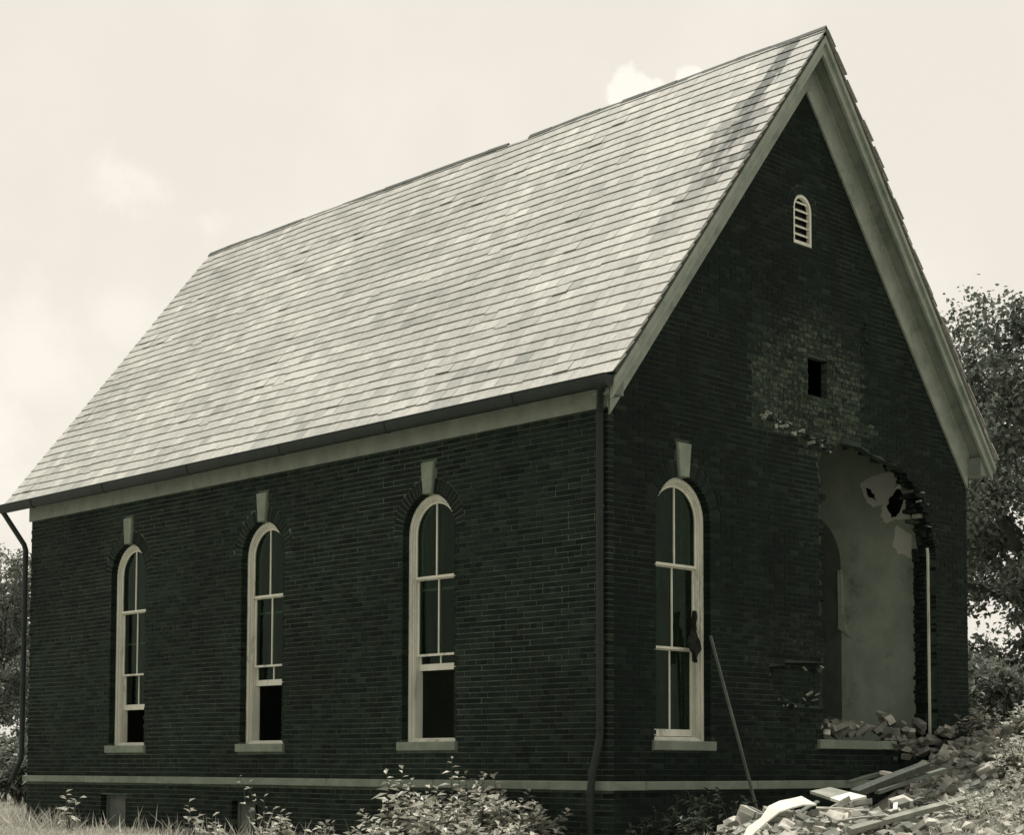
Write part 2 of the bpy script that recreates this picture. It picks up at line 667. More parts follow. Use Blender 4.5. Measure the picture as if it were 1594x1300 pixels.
def ragged(zlist, fn, side):
    pts = []
    for z in zlist:
        b = fn(z)
        if b:
            pts.append((b[side], z))
    return pts


def breach_loop(grow=0.0, step=COURSE / 2, seed=1, rise=0.0):
    rr = random.Random(seed)
    zs = np.arange(0.43, BR_TOP + rise - 0.01, step)
    up_ = lambda z: z if z < 3.2 else 3.2 + (z - 3.2) * (BR_TOP - 3.2) / (BR_TOP + rise - 3.2)
    left = [(lerp_tab(BR_L, up_(z)) + rr.uniform(-0.05, 0.05) - grow, z) for z in zs]
    right = [(lerp_tab(BR_R, up_(z)) + (rr.uniform(-0.04, 0.05) if z > 3.35 else 0) + (grow if z > 3.35 else 0), z) for z in zs]
    return [p for p in right] + [p for p in left[::-1]]


def core_roof(off):
    return lambda y: zr(y) - off


# -- long side wall
mb = MB()
so_ = [(0.006, ZBOT), (L - 0.006, ZBOT), (L - 0.006, 4.70), (0.006, 4.70)]
sholes_o = [arch_loop(c, OPEN_HALF + 0.03, SILL_B + 0.02, ARCH_Z) for c in SIDE_WIN] + [[(a - .01, c), (b + .01, c), (b + .01, d + .005), (a - .01, d + .005)] for a, b, c, d in BAS]
sholes = [arch_loop(c, OPEN_HALF + 0.002, SILL_B + 0.02, ARCH_Z) for c in SIDE_WIN] + [[(a, c), (b, c), (b, d), (a, d)] for a, b, c, d in BAS]
mb.add(*slab(so_, sholes_o, F_side, -0.0045, -0.10))
so2 = [(0.35, ZBOT), (L - 0.35, ZBOT), (L - 0.35, 4.70), (0.35, 4.70)]
mb.add(*slab(so2, sholes, F_side, -0.1005, -0.35))
wall_side = mb.build('wall', 'mortar', church, label='long side wall of dark brick with three arched windows')

# -- front wall
mb = MB()
fo = [(0.1, ZBOT), (W, ZBOT), (W, zr(W) - 0.16), (HALF, APEX - 0.16), (0.1, zr(0.1) - 0.16)]
fo2 = [(0.1, ZBOT), (W - 0.1, ZBOT), (W - 0.1, zr(W - 0.1) - 0.16), (HALF, APEX - 0.16), (0.1, zr(0.1) - 0.16)]
lw = arch_loop(FRONT_WIN, OPEN_HALF + 0.002, SILL_B + 0.02, ARCH_Z)
vh = arch_loop(VENT_C, VENT_H, VENT_Z0, VENT_ZC, 12)
lw_o = arch_loop(FRONT_WIN, OPEN_HALF + 0.03, SILL_B + 0.02, ARCH_Z)
sqb = [(SQ[0] - .3, SQ[2] - .25), (SQ[1] + .4, SQ[2] - .25), (SQ[1] + .4, SQ[3] + .3), (SQ[0] - .3, SQ[3] + .3)]
sq = [(SQ[0] - .01, SQ[2] - .01), (SQ[1] + .01, SQ[2] - .01), (SQ[1] + .01, SQ[3] + .01), (SQ[0] - .01, SQ[3] + .01)]
# outer mortar layer: breach and fallen recess in one hole
zs = np.arange(0.43, BR_TOP - 0.01, COURSE / 2)
rr = random.Random(8)
left = []
for z in zs:
    a = lerp_tab(BR_L, z) + rr.uniform(-0.03, 0.03)
    rc = recess_at(z)
    if rc and rc[1] > a:
        a = rc[0] + rr.uniform(-0.01, 0.01)
    else:
        a -= 0.06
    left.append((a, z))
right = [(lerp_tab(BR_R, z) + (rr.uniform(0.06, 0.12) if z > 3.35 else 0.003), z) for z in zs]
mb.add(*slab(fo, [lw_o, vh, sq, right + left[::-1]], F_front, -0.0045, -0.10))
mb.add(*slab(fo2, [lw, vh, sqb, breach_loop(0.12, seed=4, rise=0.16)], F_front, -0.1005, -0.35))
wall_front = mb.build('wall', 'dark_front_mortar', church, label='gabled front wall of dark brick with a tall ragged breach')

# -- far and back walls (plain, seen only through the openings)
mb = MB()
mb.add(*slab([(0.1, ZBOT), (L - 0.1, ZBOT), (L - 0.1, 4.70), (0.1, 4.70)], [], F_far, -0.007, -0.20))
wall_far = mb.build('wall', 'brick', church, label='far long wall of the church')
mb = MB()
mb.add(*slab([(0.1, ZBOT), (W - 0.1, ZBOT), (W - 0.1, zr(W) - .16), (HALF, APEX - 0.16), (0.1, zr(0.1) - .16)], [], F_back, -0.007, -0.30))
wall_back = mb.build('wall', 'brick', church, label='plain back gable wall of the church')

# -- interior: plaster of the far wall with an arched window niche, front and back plaster, floor, ceiling
NC, NR, NZ = 2.95, 0.97, 3.27
out_ = [(0.351, 0.3), (L - 0.31, 0.3), (L - 0.31, 5.2), (0.351, 5.2)]
hole1 = arch_loop(NC, NR, 0.9, NZ, 24)
# torn-off plaster by the cornice, a dark hole with a white rim
rim = [(1.62, 4.50), (1.40, 4.58), (0.98, 4.62), (0.80, 4.44), (0.70, 4.16), (0.72, 3.86), (1.00, 3.88), (1.16, 3.84), (1.26, 3.98), (1.20, 4.16), (1.36, 4.10), (1.50, 4.22), (1.58, 4.36)]
rim = jag(rim, 0.02, 4, 1)
torn = rim
mb = MB()
mb.add(*slab(out_, [hole1, torn[::-1]], F_far, -0.36, -0.335))
pl = mb.build('plaster', 'plaster', church, label='bare grey plaster of the far inner wall')
# splayed reveal of the niche
inner = arch_loop(NC, 0.5, 1.0, NZ, 24)
v = [F_far(u, z, -0.36) for u, z in hole1] + [F_far(u, z, -0.21) for u, z in inner]
n_ = len(hole1)
f = [(i, (i + 1) % n_, n_ + (i + 1) % n_, n_ + i) for i in range(n_)] + [tuple(range(n_, 2 * n_))]
obj('window_niche', v, f, 'niche', church, label='boarded arched niche of the far window')
# white broken plaster and the hole behind the torn patch
mb = MB()
mb.add(*slab([(p[0] + 0.002 * (1 if p[0] > 1.1 else -1), p[1]) for p in rim], [jag([(0.82, 4.26), (0.93, 4.36), (1.10, 4.24), (1.15, 4.10), (1.06, 3.93), (0.97, 3.92), (0.88, 4.05)], 0.014, 4, 2), jag([(1.32, 4.20), (1.47, 4.27), (1.52, 4.42), (1.42, 4.40)], 0.014, 4, 3)], F_far, -0.352, -0.33))
mb.build('torn_plaster', 'pale_plaster', church, label='white broken plaster rim around a dark hole')
mb = MB()
mb.add(*slab(jag([(0.70, 3.62), (0.98, 3.80), (1.02, 3.50), (0.92, 3.36), (0.72, 3.30)], 0.02, 4, 5), [], F_far, -0.372, -0.3595))
mb.build('plaster_patch', 'pale_plaster', church, label='paler plaster patch below the hole')
mb = MB()
mb.add(*slab(jag([(1.80, 2.16), (2.02, 2.3), (2.02, 3.2), (1.96, 3.2), (1.93, 2.4)], 0.012, 4, 6), [], F_far, -0.385, -0.3605))
mb.build('plaster_flap', 'plaster', church, label='loose plaster hanging at the edge of the niche')
mb = MB()
mb.add(*slab([(0.1, 0.3), (W - 0.21, 0.3), (W - 0.21, 5.2), (0.1, 5.2)], [], F_back, -0.3205, -0.345))
mb.box((-L + 0.35, 0.36, 5.2), (-0.36, W - 0.36, 5.24))
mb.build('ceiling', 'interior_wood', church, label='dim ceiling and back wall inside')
mb = MB()
mb.box((-L + 0.35, 0.36, 0.30), (-0.36, W - 0.36, 0.34))
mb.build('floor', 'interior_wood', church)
# inner plaster of the near long wall and the front wall
mb = MB()
mb.add(*slab([(0.352, 0.345), (L - 0.35, 0.345), (L - 0.35, 5.19), (0.352, 5.19)], [arch_loop(c, 0.58, 0.45, ARCH_Z) for c in SIDE_WIN], F_side, -0.352, -0.375))
mb.add(*slab([(0.38, 0.345), (W - 0.37, 0.345), (W - 0.37, 5.19), (0.38, 5.19)], [arch_loop(FRONT_WIN, 0.58, 0.45, ARCH_Z), breach_loop(0.16, seed=9, rise=0.3)], F_front, -0.352, -0.375))
mb.build('plaster', 'plaster', church, label='inner plaster of the near walls, torn at the breach')

# ------------------------------------------------------------------ brickwork


def clip_brick(u0, u1, z0, z1, holes):
    """split the brick quad around the holes; pieces as (uL0,uR0,uL1,uR1)"""
    pieces = [(u0, u1, u0, u1)]
    e = 0.004
    for h in holes:
        b0, b1 = h(z0 + e), h(z1 - e)
        if not b0 and not b1:
            bm_ = h((z0 + z1) / 2)
            if not bm_:
                continue
            b0 = b1 = bm_
        if not b0:
            b0 = ((b1[0] + b1[1]) / 2,) * 2 if b1[1] - b1[0] < 0.25 else b1
        if not b1:
            b1 = ((b0[0] + b0[1]) / 2,) * 2 if b0[1] - b0[0] < 0.25 else b0
        nxt = []
        for (a0, c0, a1, c1) in pieces:
            if c0 <= b0[0] and c1 <= b1[0] or a0 >= b0[1] and a1 >= b1[1]:
                nxt.append((a0, c0, a1, c1))
                continue
            l = (a0, min(c0, b0[0] - 0.003), a1, min(c1, b1[0] - 0.003))
            r = (max(a0, b0[1] + 0.003), c0, max(a1, b1[1] + 0.003), c1)
            for q in (l, r):
                if (q[1] - q[0]) + (q[3] - q[2]) > 0.05:
                    q = (q[0], max(q[1], q[0] + .001), q[2], max(q[3], q[2] + .001))
                    nxt.append(q)
        pieces = nxt
    return pieces


BRF = [(0, 1, 2, 3), (0, 4, 5, 1), (1, 5, 6, 2), (2, 6, 7, 3), (3, 7, 4, 0)]


def brick_vf(f3, q, z0, z1, d, depth, rng, chip=0.0):
    j = lambda s: rng.uniform(-s, s)
    o = d + rng.uniform(-0.0022, 0.0022)
    pts = [(q[0], z0), (q[1], z0), (q[3], z1), (q[2], z1)]
    pts = [(u + j(0.0018), z + j(0.0012)) for u, z in pts]
    um, zm = (q[0] + q[1]) / 2, z0
    o += 0.0025 * (1 + math.sin(um * 1.1 + zm * 1.7)) * (1 if d == 0 else 0)
    pts = [(u, z + 0.0045 * math.sin(u * 0.8 + 0.4) + 0.003 * math.sin(u * 2.3 + zm * 0.9)) for u, z in pts]
    tl = j(0.0012)
    v = [f3(u, z, o + (tl if i < 2 else -tl) + j(0.0006)) for i, (u, z) in enumerate(pts)] + [f3(u, z, o - depth) for u, z in pts]
    return v


def rows_for(z0, z1):
    k0 = int(math.ceil(z0 / COURSE - 1e-6))
    k1 = int(math.floor(z1 / COURSE + 1e-6))
    return range(k0, k1)


GR_ = random.Random(55)


def ghost(u, z):                        # scar of the lost vestibule: mortar-smeared, roughly patched brick
    if 2.62 < u < 5.17 and 4.5 < z < 7.0:
        top = 7.0 - abs(u - 3.95) * 0.55
        e = min((top - z) / 1.1, (u - 2.62) / 0.08, (5.18 - u) / 0.08)
        if e > 0:
            return max(0.0, min(1.0, min(1.0, e) * GR_.uniform(0.6, 1.05)))
    if 3.7 < u < 5.4 and 4.3 < z < 4.9:
        return GR_.uniform(0.4, 1.0)
    if 2.5 < u < 4.3 and 0.1 < z < 2.2:
        return GR_.uniform(0.1, 0.6)
    if 4.3 <= u and z < 0.45:
        return GR_.uniform(0.1, 0.5)
    return 0.0


def lay(f3, ulen, zlo, zhi, holes, rng, corner0, lim=None, d=0.0, ghosting=False, urange=None, header_every=6, base_tone=0.0):
    out = []
    for k in rows_for(zlo, zhi):
        z0 = k * COURSE + 0.0055
        z1 = (k + 1) * COURSE - 0.0055
        header = (k % header_every == 3)
        step = 0.1077 if header else 0.2153
        odd = k % 2
        start = 0.0
        if corner0 == 'side':
            start = 0.0 if not odd else 0.109
        elif corner0 == 'front':
            start = 0.109 if not odd else 0.0
        u = start
        first = True
        while u < ulen - 0.02:
            w = step
            if first and corner0 is None and odd:
                w = step / 2
            first = False
            a, b = u + (0.0045 if u > start + 1e-6 else 0), min(u + w - 0.0045, ulen)
            u += w
            jit = rng.uniform(-0.006, 0.006)
            if b - a < 0.03:
                continue
            if urange and (b < urange[0] or a > urange[1]):
                continue
            hs = holes
            for q in clip_brick(a + (jit if a > start + 0.02 else 0), b + (jit if b < ulen - 0.02 else 0), z0, z1, hs):
                if lim:
                    lo0, hi0 = lim(z0)
                    lo1, hi1 = lim(z1)
                    q = (max(q[0], lo0), min(q[1], hi0), max(q[2], lo1), min(q[3], hi1))
                    if (q[1] - q[0]) < 0.02 or (q[3] - q[2]) < -0.02:
                        continue
                    q = (q[0], q[1], q[2], max(q[3], q[2] + 0.002))
                uc, zc = (q[0] + q[1]) / 2, (z0 + z1) / 2
                g = ghost(uc, zc) if ghosting else 0.0
                tone = min(1, max(0, rng.gauss(0.45, 0.24) + base_tone + (0.85 * g)))
                sm = g if g else (0.25 if rng.random() < 0.06 else 0.0)
                off = d + (rng.uniform(-0.002, 0.010) if g >= 0.8 else 0)
                if d == 0.0 and False:
                    continue                                  # a few lost faces
                v = brick_vf(f3, q, z0, z1, off, 0.098, rng)
                full = abs((q[1] - q[0]) - (step - 0.009)) < 0.02 and not header
                out.append((v, (tone, sm, 0), f3(uc, zc, 0), full))
    return out


rng = random.Random(21)
side_holes = [win_hole(c) for c in SIDE_WIN]
bas_holes = [rect_hole(a - 0.0, b + 0.0, c, d) for a, b, c, d in BAS]
side_bricks = lay(F_side, L, 0.0, 4.50, side_holes, rng, 'side')
side_bricks += lay(F_side, L, ZBOT + 0.6, -0.10, bas_holes, rng, 'side', base_tone=0.12)


def rake_lim(z):
    h = max(0.0, (APEX - 0.5 - z) / K)
    return (max(0.0, HALF - h), min(W, HALF + h))


front_holes = [win_hole(FRONT_WIN), vent_hole, rect_hole(*SQ), breach_at, recess_at, rect_hole(4.02, 5.80, 0.40, 0.54)]
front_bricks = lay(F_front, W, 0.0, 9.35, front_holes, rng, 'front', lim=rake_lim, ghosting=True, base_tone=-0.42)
front_bricks += lay(F_front, W, ZBOT + 0.6, -0.10, [], rng, 'front', base_tone=-0.05)
inner_bricks = lay(F_front, W, 0.8, 1.75, [lambda z: (lerp_tab(BR_L, z) + 0.07, 9.0)], rng, None, d=-0.095, urange=(2.7, 4.4), base_tone=0.15)


def proj_px(p):
    d = Vector(p) - CAM
    z = d.dot(fw)
    return z, 797 + 2717.9 * d.dot(rt2) / z, 1027.6 - 2717.9 * d.dot(up2) / z


def split_bricks(lst, n, parent, stuff_name):
    cand = [(proj_px(b[2]), i) for i, b in enumerate(lst) if b[3] and b[2][2] > 0.02]
    cand = [(z, i) for (z, px, py), i in cand if 0 < px < 1594 and 0 < py < 1300]
    cand.sort()
    keep = set(i for z, i in cand[:n])
    rest = MB()
    for i, (v, t, c, full) in enumerate(lst):
        if i in keep:
            cc = Vector(c)
            o = obj('brick', [Vector(p) - cc for p in v], BRF, 'brick', parent, tint=t)
            o.location = cc
        else:
            rest.add(v, BRF, t)
    return rest.build(stuff_name, 'brick', parent, kind='stuff')


split_bricks(side_bricks, 170, wall_side, 'brickwork')
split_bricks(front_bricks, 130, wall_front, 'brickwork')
mb = MB()
for v, t, c, full in inner_bricks:
    mb.add(v, BRF, t)
mb.build('inner_brickwork', 'brick', wall_front, kind='stuff')


def voussoirs(f3, c, zc, r0, ring, n, parent, rng, a0=0.0, a1=math.pi, key=0.16, d=0.001):
    for i in range(n):
        t0 = a0 + (a1 - a0) * i / n
        t1 = a0 + (a1 - a0) * (i + 1) / n
        if key and abs((t0 + t1) / 2 - math.pi / 2) < key:
            continue
        g = 0.0072 / r0
        q = []
        for rad, t in ((r0 + .002, t0 + g), (r0 + ring, t0 + g * .7), (r0 + ring, t1 - g * .7), (r0 + .002, t1 - g)):
            q.append((c + rad * math.cos(t), zc + rad * math.sin(t)))
        o = d + rng.uniform(-0.002, 0.003)
        v = [f3(u, z, o) for u, z in q] + [f3(u, z, o - 0.10) for u, z in q]
        cc = Vector(v[0])
        ob = obj('arch_brick', [Vector(p) - cc for p in v], BRF, 'brick', parent, tint=(min(1, max(0, rng.gauss(0.4, 0.2))), 0, 0))
        ob.location = cc


for c in SIDE_WIN:
    voussoirs(F_side, c, ARCH_Z, OPEN_HALF, RING, 27, wall_side, rng)
voussoirs(F_front, FRONT_WIN, ARCH_Z, OPEN_HALF, RING, 27, wall_front, rng)
voussoirs(F_front, VENT_C, VENT_ZC, VENT_H, 0.10, 13, wall_front, rng, key=0)
voussoirs(F_front, RIGHT_WIN, ARCH_Z, OPEN_HALF, RING, 6, wall_front, rng, 0.0, 0.55, key=0)

# broken brick ends, mortar lumps and ledges round the breach and along the scar
import bmesh


def lump_shape(seed):
    rr_ = random.Random(seed)
    bm = bmesh.new()
    for i in range(11):
        p = Vector((rr_.gauss(0, 1), rr_.gauss(0, 1), rr_.gauss(0, 1))).normalized() * rr_.uniform(0.42, 0.62)
        bm.verts.new(p)
    r_ = bmesh.ops.convex_hull(bm, input=bm.verts)
    bmesh.ops.delete(bm, geom=[g_ for g_ in r_['geom_interior'] if isinstance(g_, bmesh.types.BMVert)], context='VERTS')
    bm.verts.index_update()
    out = ([v.co.copy() for v in bm.verts], [tuple(v.index for v in f.verts) for f in bm.faces])
    bm.free()
    return out


LUMPS = [lump_shape(k) for k in range(16)]


def chunk_vf(c, s, rng, squash=(1, 1, 1)):
    """an irregular lump: a jittered, twisted box"""
    v, f = LUMPS[rng.randrange(16)] if rng.random() < 0.6 else box_vf((-0.5, -0.5, -0.5), (0.5, 0.5, 0.5))
    e = Matrix.Rotation(rng.uniform(0, 6.3), 3, 'Z') @ Matrix.Rotation(rng.uniform(-0.6, 0.6), 3, 'X') @ Matrix.Rotation(rng.uniform(-0.6, 0.6), 3, 'Y')
    o = []
    for p in v:
        q = Vector((p[0] * squash[0] * (1 + rng.uniform(-.3, .3)), p[1] * squash[1] * (1 + rng.uniform(-.3, .3)), p[2] * squash[2] * (1 + rng.uniform(-.3, .3)))) * s
        o.append(Vector(c) + e @ q)
    return o, f


rng = random.Random(77)
mb = MB()
mb2 = MB()
for k in range(int(0.43 / COURSE), int(BR_TOP / COURSE)):
    z = (k + 0.5) * COURSE
    b = breach_at(z)
    if not b:
        continue
    for s in (0, 1):
        if s == 1 and z < 3.3:
            continue
        for wy, dd in enumerate((-0.155, -0.26)):
            sg = 1 if s == 0 else -1
            if wy and z > 4.2:
                continue
            tip = b[s] + sg * (rng.choice((-0.09, -0.03, 0.02, 0.06, 0.12)) + rng.uniform(-.02, .02) - (0.07 * wy if z > 3.3 else 0))
            back = b[s] - sg * 0.26
            wv, wf = box_vf((dd - 0.049, min(tip, back), z - 0.0285), (dd + 0.049, max(tip, back), z + 0.0285))
            wv = [(x + rng.uniform(-.006, .006), y + (rng.uniform(-.025, .025) if abs(y - tip) < 1e-6 else 0), zz + rng.uniform(-.004, .004)) for x, y, zz in wv]
            (mb if rng.random() < (0.93 if z < 3.3 else 0.82) else mb2).add(wv, wf, (rng.uniform(.3, 1), rng.uniform(0.4, 1), 0))
# top of the breach
for i in range(26):
    u = rng.uniform(4.2, 6.5)
    zt = 4.56 if u < 5 else 4.5 - max(0, u - 5.2) ** 2 * 0.22
    v, f = chunk_vf((rng.uniform(-0.28, -0.06), u, zt + rng.uniform(0.02, 0.12)), 0.03 + 0.12 * rng.random() ** 2, rng, (1.3, 1.5, 0.6))
    (mb if rng.random() < 0.78 else mb2).add(v, f, (rng.uniform(.3, 1), rng.uniform(0.3, 1), 0))
for i in range(45):
    t = i / 44
    u = 2.80 + t * 1.5
    z = 4.66 - 0.068 * int(t * 4.2) + (0.068 if i % 7 > 4 else 0.0)
    v, f = chunk_vf((rng.uniform(-0.01, 0.035), u, z), rng.uniform(0.03, 0.085), rng, (0.6, 1.9, 0.55))
    (mb if rng.random() < 0.5 else mb2).add(v, f, (rng.uniform(.4, 1), rng.uniform(0.4, 1), 0))
for i in range(26):                       # teeth along the right edge of the scar
    z = 4.6 + i * 0.073
    v, f = chunk_vf((rng.uniform(-0.02, 0.012), 5.16 + rng.uniform(-.06, .06), z), rng.uniform(0.03, 0.07), rng, (0.7, 1.6, 0.7))
    mb.add(v, f, (rng.uniform(.3, .9), rng.uniform(0.2, .8), 0))
for i in range(26):                       # ledge mortar in the fallen recess
    t = rng.random()
    u = 3.0 + t * 1.25
    z = 0.99 + rng.choice((0, 0, 0.0, .068, .136, .34, .48)) + rng.uniform(-.01, .01)
    v, f = chunk_vf((rng.uniform(-0.06, -0.005), u, z), rng.uniform(0.03, 0.07), rng, (0.9, 2.0, 0.45))
    (mb2 if rng.random() < 0.45 else mb).add(v, f, (rng.uniform(.4, 1), rng.uniform(0.4, 1), 0))
for i in range(5):                       # right edge: pale chips in the torn arch
    t = rng.random()
    z = 3.5 + t * 0.9
    v, f = chunk_vf((rng.uniform(-0.1, 0.03), lerp_tab(BR_R, z) + rng.uniform(-.05, .12), z), rng.uniform(0.03, 0.07), rng, (0.9, 1.8, 0.6))
    mb2.add(v, f, (rng.uniform(.5, 1), 1, 0))
# rough lower part of the torn right pier: brick ends
for k in range(int(0.5 / COURSE), int(3.4 / COURSE)):
    z = (k + 0.5) * COURSE
    for dd in (-0.18, -0.285):
        v, f = box_vf((dd - 0.048, RIGHT_WIN + 0.42 + rng.uniform(-.02, .04), z - 0.029), (dd + 0.048, RIGHT_WIN + 0.56, z + 0.029))
        mb.add(v, f, (rng.uniform(.1, .8), rng.uniform(0, .5), 0))
mb.build('broken_brick_edge', 'brick', wall_front, kind='stuff')
mb2.build('broken_mortar_edge', 'old_mortar', wall_front, kind='stuff')

# ------------------------------------------------------------------ stones
def bevel_stone(name, f3, u0, u1, z0, z1, d0, d1, mat, parent, rng, label=None):
    b = 0.008
    pts = []
    for d, e in ((d0, 0), (d1 - b, 0), (d1, b)):
        for u, z in ((u0 + e, z0 + e), (u1 - e, z0 + e), (u1 - e, z1 - e), (u0 + e, z1 - e)):
            pts.append(f3(u + rng.uniform(-.003, .003), z + rng.uniform(-.003, .003), d + rng.uniform(-.001, .001)))
    fs = [(3, 2, 1, 0), (8, 9, 10, 11)]
    for k in (0, 4):
        for i in range(4):
            fs.append((k + i, k + (i + 1) % 4, k + 4 + (i + 1) % 4, k + 4 + i))
    o = obj(name, pts, fs, mat, parent, label=label)
    return o


rng = random.Random(5)
cuts = [0.0, 0.9, 3.0, 5.2, 7.3, 9.4, 11.6, L + 0.06]
cuts[0] = -0.055
for a, b in zip(cuts, cuts[1:]):
    bevel_stone('plinth_stone', F_side, a + 0.003, b - 0.003, -0.105, 0.0, -0.09, 0.055, 'stone', church, rng)
cuts = [0.002, 0.6, 2.7, 4.6, 6.3, W + 0.06]
for a, b in zip(cuts, cuts[1:]):
    bevel_stone('plinth_stone', F_front, a + 0.003, b - 0.003, -0.106, -0.001, -0.09, 0.056, 'stone', church, rng)
bevel_stone('threshold_stone', F_front, 4.03, 5.42, 0.415, 0.535, -0.3, 0.05, 'stone', church, rng, label='long pale stone sill under the breach')
bevel_stone('threshold_stone', F_front, 5.424, 5.80, 0.417, 0.532, -0.3, 0.047, 'stone', church, rng, label='short broken end of the stone sill')


# ------------------------------------------------------------------ windows
def window(f3, c, lift, sideways, label):
    """casing is the part; sashes, panes, sill and keystone its sub-parts. d is outward so recess is negative."""
    mb = MB()
    A = -0.10
    z0 = SILL_T + 0.001
    mb.add(*slab(arch_loop(c, 0.498, z0, ARCH_Z, 24), [arch_loop(c, 0.445, z0 + 0.03, ARCH_Z, 24)], f3, A, A - 0.03))
    mb.add(*slab(arch_loop(c, 0.497, z0 + .002, ARCH_Z, 24), [arch_loop(c, 0.428, z0 + 0.04, ARCH_Z, 24)], f3, A - 0.0303, A - 0.048))
    mb.add(*slab(arch_loop(c, 0.496, z0 + .004, ARCH_Z, 24), [arch_loop(c, 0.418, z0 + 0.05, ARCH_Z, 24)], f3, A - 0.0483, A - 0.18))
    win = mb.build('window', 'window_paint', church, label=label)
    rng2 = random.Random(int(c * 100))
    bevel_stone('sill', f3, c - 0.575, c + 0.575, SILL_B, SILL_T, -0.13, 0.045, 'stone', win, rng2)
    kp = [(c - 0.083, 3.70), (c + 0.083, 3.70), (c + 0.125, 4.115), (c - 0.125, 4.115)]
    ins = [(c - 0.075, 3.708), (c + 0.075, 3.708), (c + 0.116, 4.107), (c - 0.116, 4.107)]
    v = [f3(u, z, -0.1) for u, z in kp] + [f3(u, z, 0.03) for u, z in kp] + [f3(u, z, 0.04) for u, z in ins]
    fs = [(3, 2, 1, 0), (8, 9, 10, 11)]
    for k in (0, 4):
        for i in range(4):
            fs.append((k + i, k + (i + 1) % 4, k + 4 + (i + 1) % 4, k + 4 + i))
    obj('keystone', v, fs, 'stone', win)
    S = 0.417

    def sash(name, d, zb, zt, rail_b, rail_t, arched):
        mb = MB()
        st = 0.030
        mu = 0.0105
        if arched:
            outer = arch_loop(c, S, zb, ARCH_Z, 20)
            zz = []
            # two lights either side of the glazing bar
            def light(sgn):
                pts = [(c + sgn * mu, zb + rail_b), (c + sgn * (S - st), zb + rail_b)]
                for i in range(11):
                    t = (math.pi / 2) * i / 10
                    x = (S - st) * math.cos(t)
                    zq = ARCH_Z + (S - st) * math.sin(t)
                    if x < mu:
                        break
                    pts.append((c + sgn * x, zq))
                pts.append((c + sgn * mu, ARCH_Z + math.sqrt((S - st) ** 2 - mu ** 2)))
                return pts if sgn > 0 else pts[::-1]
            hl = [light(1), light(-1)]
        else:
            outer = [(c - S, zb), (c + S, zb), (c + S, zt), (c - S, zt)]
            hl = [[(c + mu, zb + rail_b), (c + S - st, zb + rail_b), (c + S - st, zt - rail_t), (c + mu, zt - rail_t)],
                  [(c - S + st, zb + rail_b), (c - mu, zb + rail_b), (c - mu, zt - rail_t), (c - S + st, zt - rail_t)]]
        mb.add(*slab(outer, hl, f3, d, d - 0.034))
        mb.build(name, 'window_paint', win)
        for h in hl:
            cu = sum(p[0] for p in h) / len(h)
            cz = sum(p[1] for p in h) / len(h)
            hh = [(cu + (p[0] - cu) * 1.02, cz + (p[1] - cz) * 1.005) for p in h]
            vv = [f3(u, z, d - 0.017) for u, z in hh]
            e1, e2 = Vector(vv[1]) - Vector(vv[0]), Vector(vv[2]) - Vector(vv[1])
            if e1.cross(e2).dot(Vector(f3(0, 0, 1)) - Vector(f3(0, 0, 0))) < 0:
                vv = vv[::-1]
            obj('pane', vv, [tuple(range(len(vv)))], 'glass', win)

    sash('upper_sash', A - 0.040, 2.615, None, 0.034, 0, True)
    sash('middle_sash', A - 0.080, 1.605, 2.63, 0.030, 0.03, False)
    sash('lower_sash', A - 0.120, 0.545 + lift, 1.62 + lift, 0.085, 0.03, False)
    return win


window(F_side, SIDE_WIN[0], 0.875, 1, 'arched window nearest the corner, lower sash pushed high')
window(F_side, SIDE_WIN[1], 0.79, 1, 'middle arched window of the long wall, lower sash raised')
window(F_side, SIDE_WIN[2], 0.515, 1, 'farthest arched window of the long wall, lower sash half raised')
window(F_front, FRONT_WIN, 0.0, 1, 'arched front window with all its sashes closed')

# what is left of the right front window: its outer casing
mb = MB()
zb = 0.62
pts_o, pts_i = [(RIGHT_WIN + 0.498, zb)], [(RIGHT_WIN + 0.462, zb)]
for i in range(8):
    t = 0.28 * i / 7
    pts_o.append((RIGHT_WIN + 0.498 * math.cos(t), ARCH_Z + 0.498 * math.sin(t)))
    pts_i.append((RIGHT_WIN + 0.462 * math.cos(t), ARCH_Z + 0.462 * math.sin(t)))
mb.add(*slab(pts_o + pts_i[::-1], [], F_front, -0.10, -0.125))
mb.build('window_casing', 'window_paint', church, label='bare upright left of the lost right window')

# louvred vent in the gable
mb = MB()
mb.add(*slab(arch_loop(VENT_C, VENT_H - 0.002, VENT_Z0, VENT_ZC, 14), [arch_loop(VENT_C, VENT_H - 0.042, VENT_Z0 + 0.05, VENT_ZC, 14)], F_front, -0.015, -0.07))
vent = mb.build('gable_vent', 'window_paint', church, label='small round-headed louvred vent high in the gable')
for i in range(5):
    z = 7.225 + i * 0.108
    h = VENT_H - 0.043 if z < VENT_ZC else math.sqrt((VENT_H - 0.043) ** 2 - (z - VENT_ZC) ** 2)
    v = [F_front(VENT_C - h, z, -0.03), F_front(VENT_C + h, z, -0.03), F_front(VENT_C + h, z + 0.02, -0.032), F_front(VENT_C - h, z + 0.02, -0.032)]
    v += [F_front(VENT_C - h, z + 0.05, -0.10), F_front(VENT_C + h, z + 0.05, -0.10), F_front(VENT_C + h, z + 0.07, -0.10), F_front(VENT_C - h, z + 0.07, -0.10)]
    obj('slat', v, [(0, 1, 2, 3), (7, 6, 5, 4), (0, 4, 5, 1), (3, 2, 6, 7), (0, 3, 7, 4), (1, 5, 6, 2)], 'window_paint', vent)
v = [F_front(u, z, -0.12) for u, z in arch_loop(VENT_C, VENT_H, VENT_Z0, VENT_ZC, 14)]
obj('backing', v, [tuple(range(len(v)))], 'rag', vent)

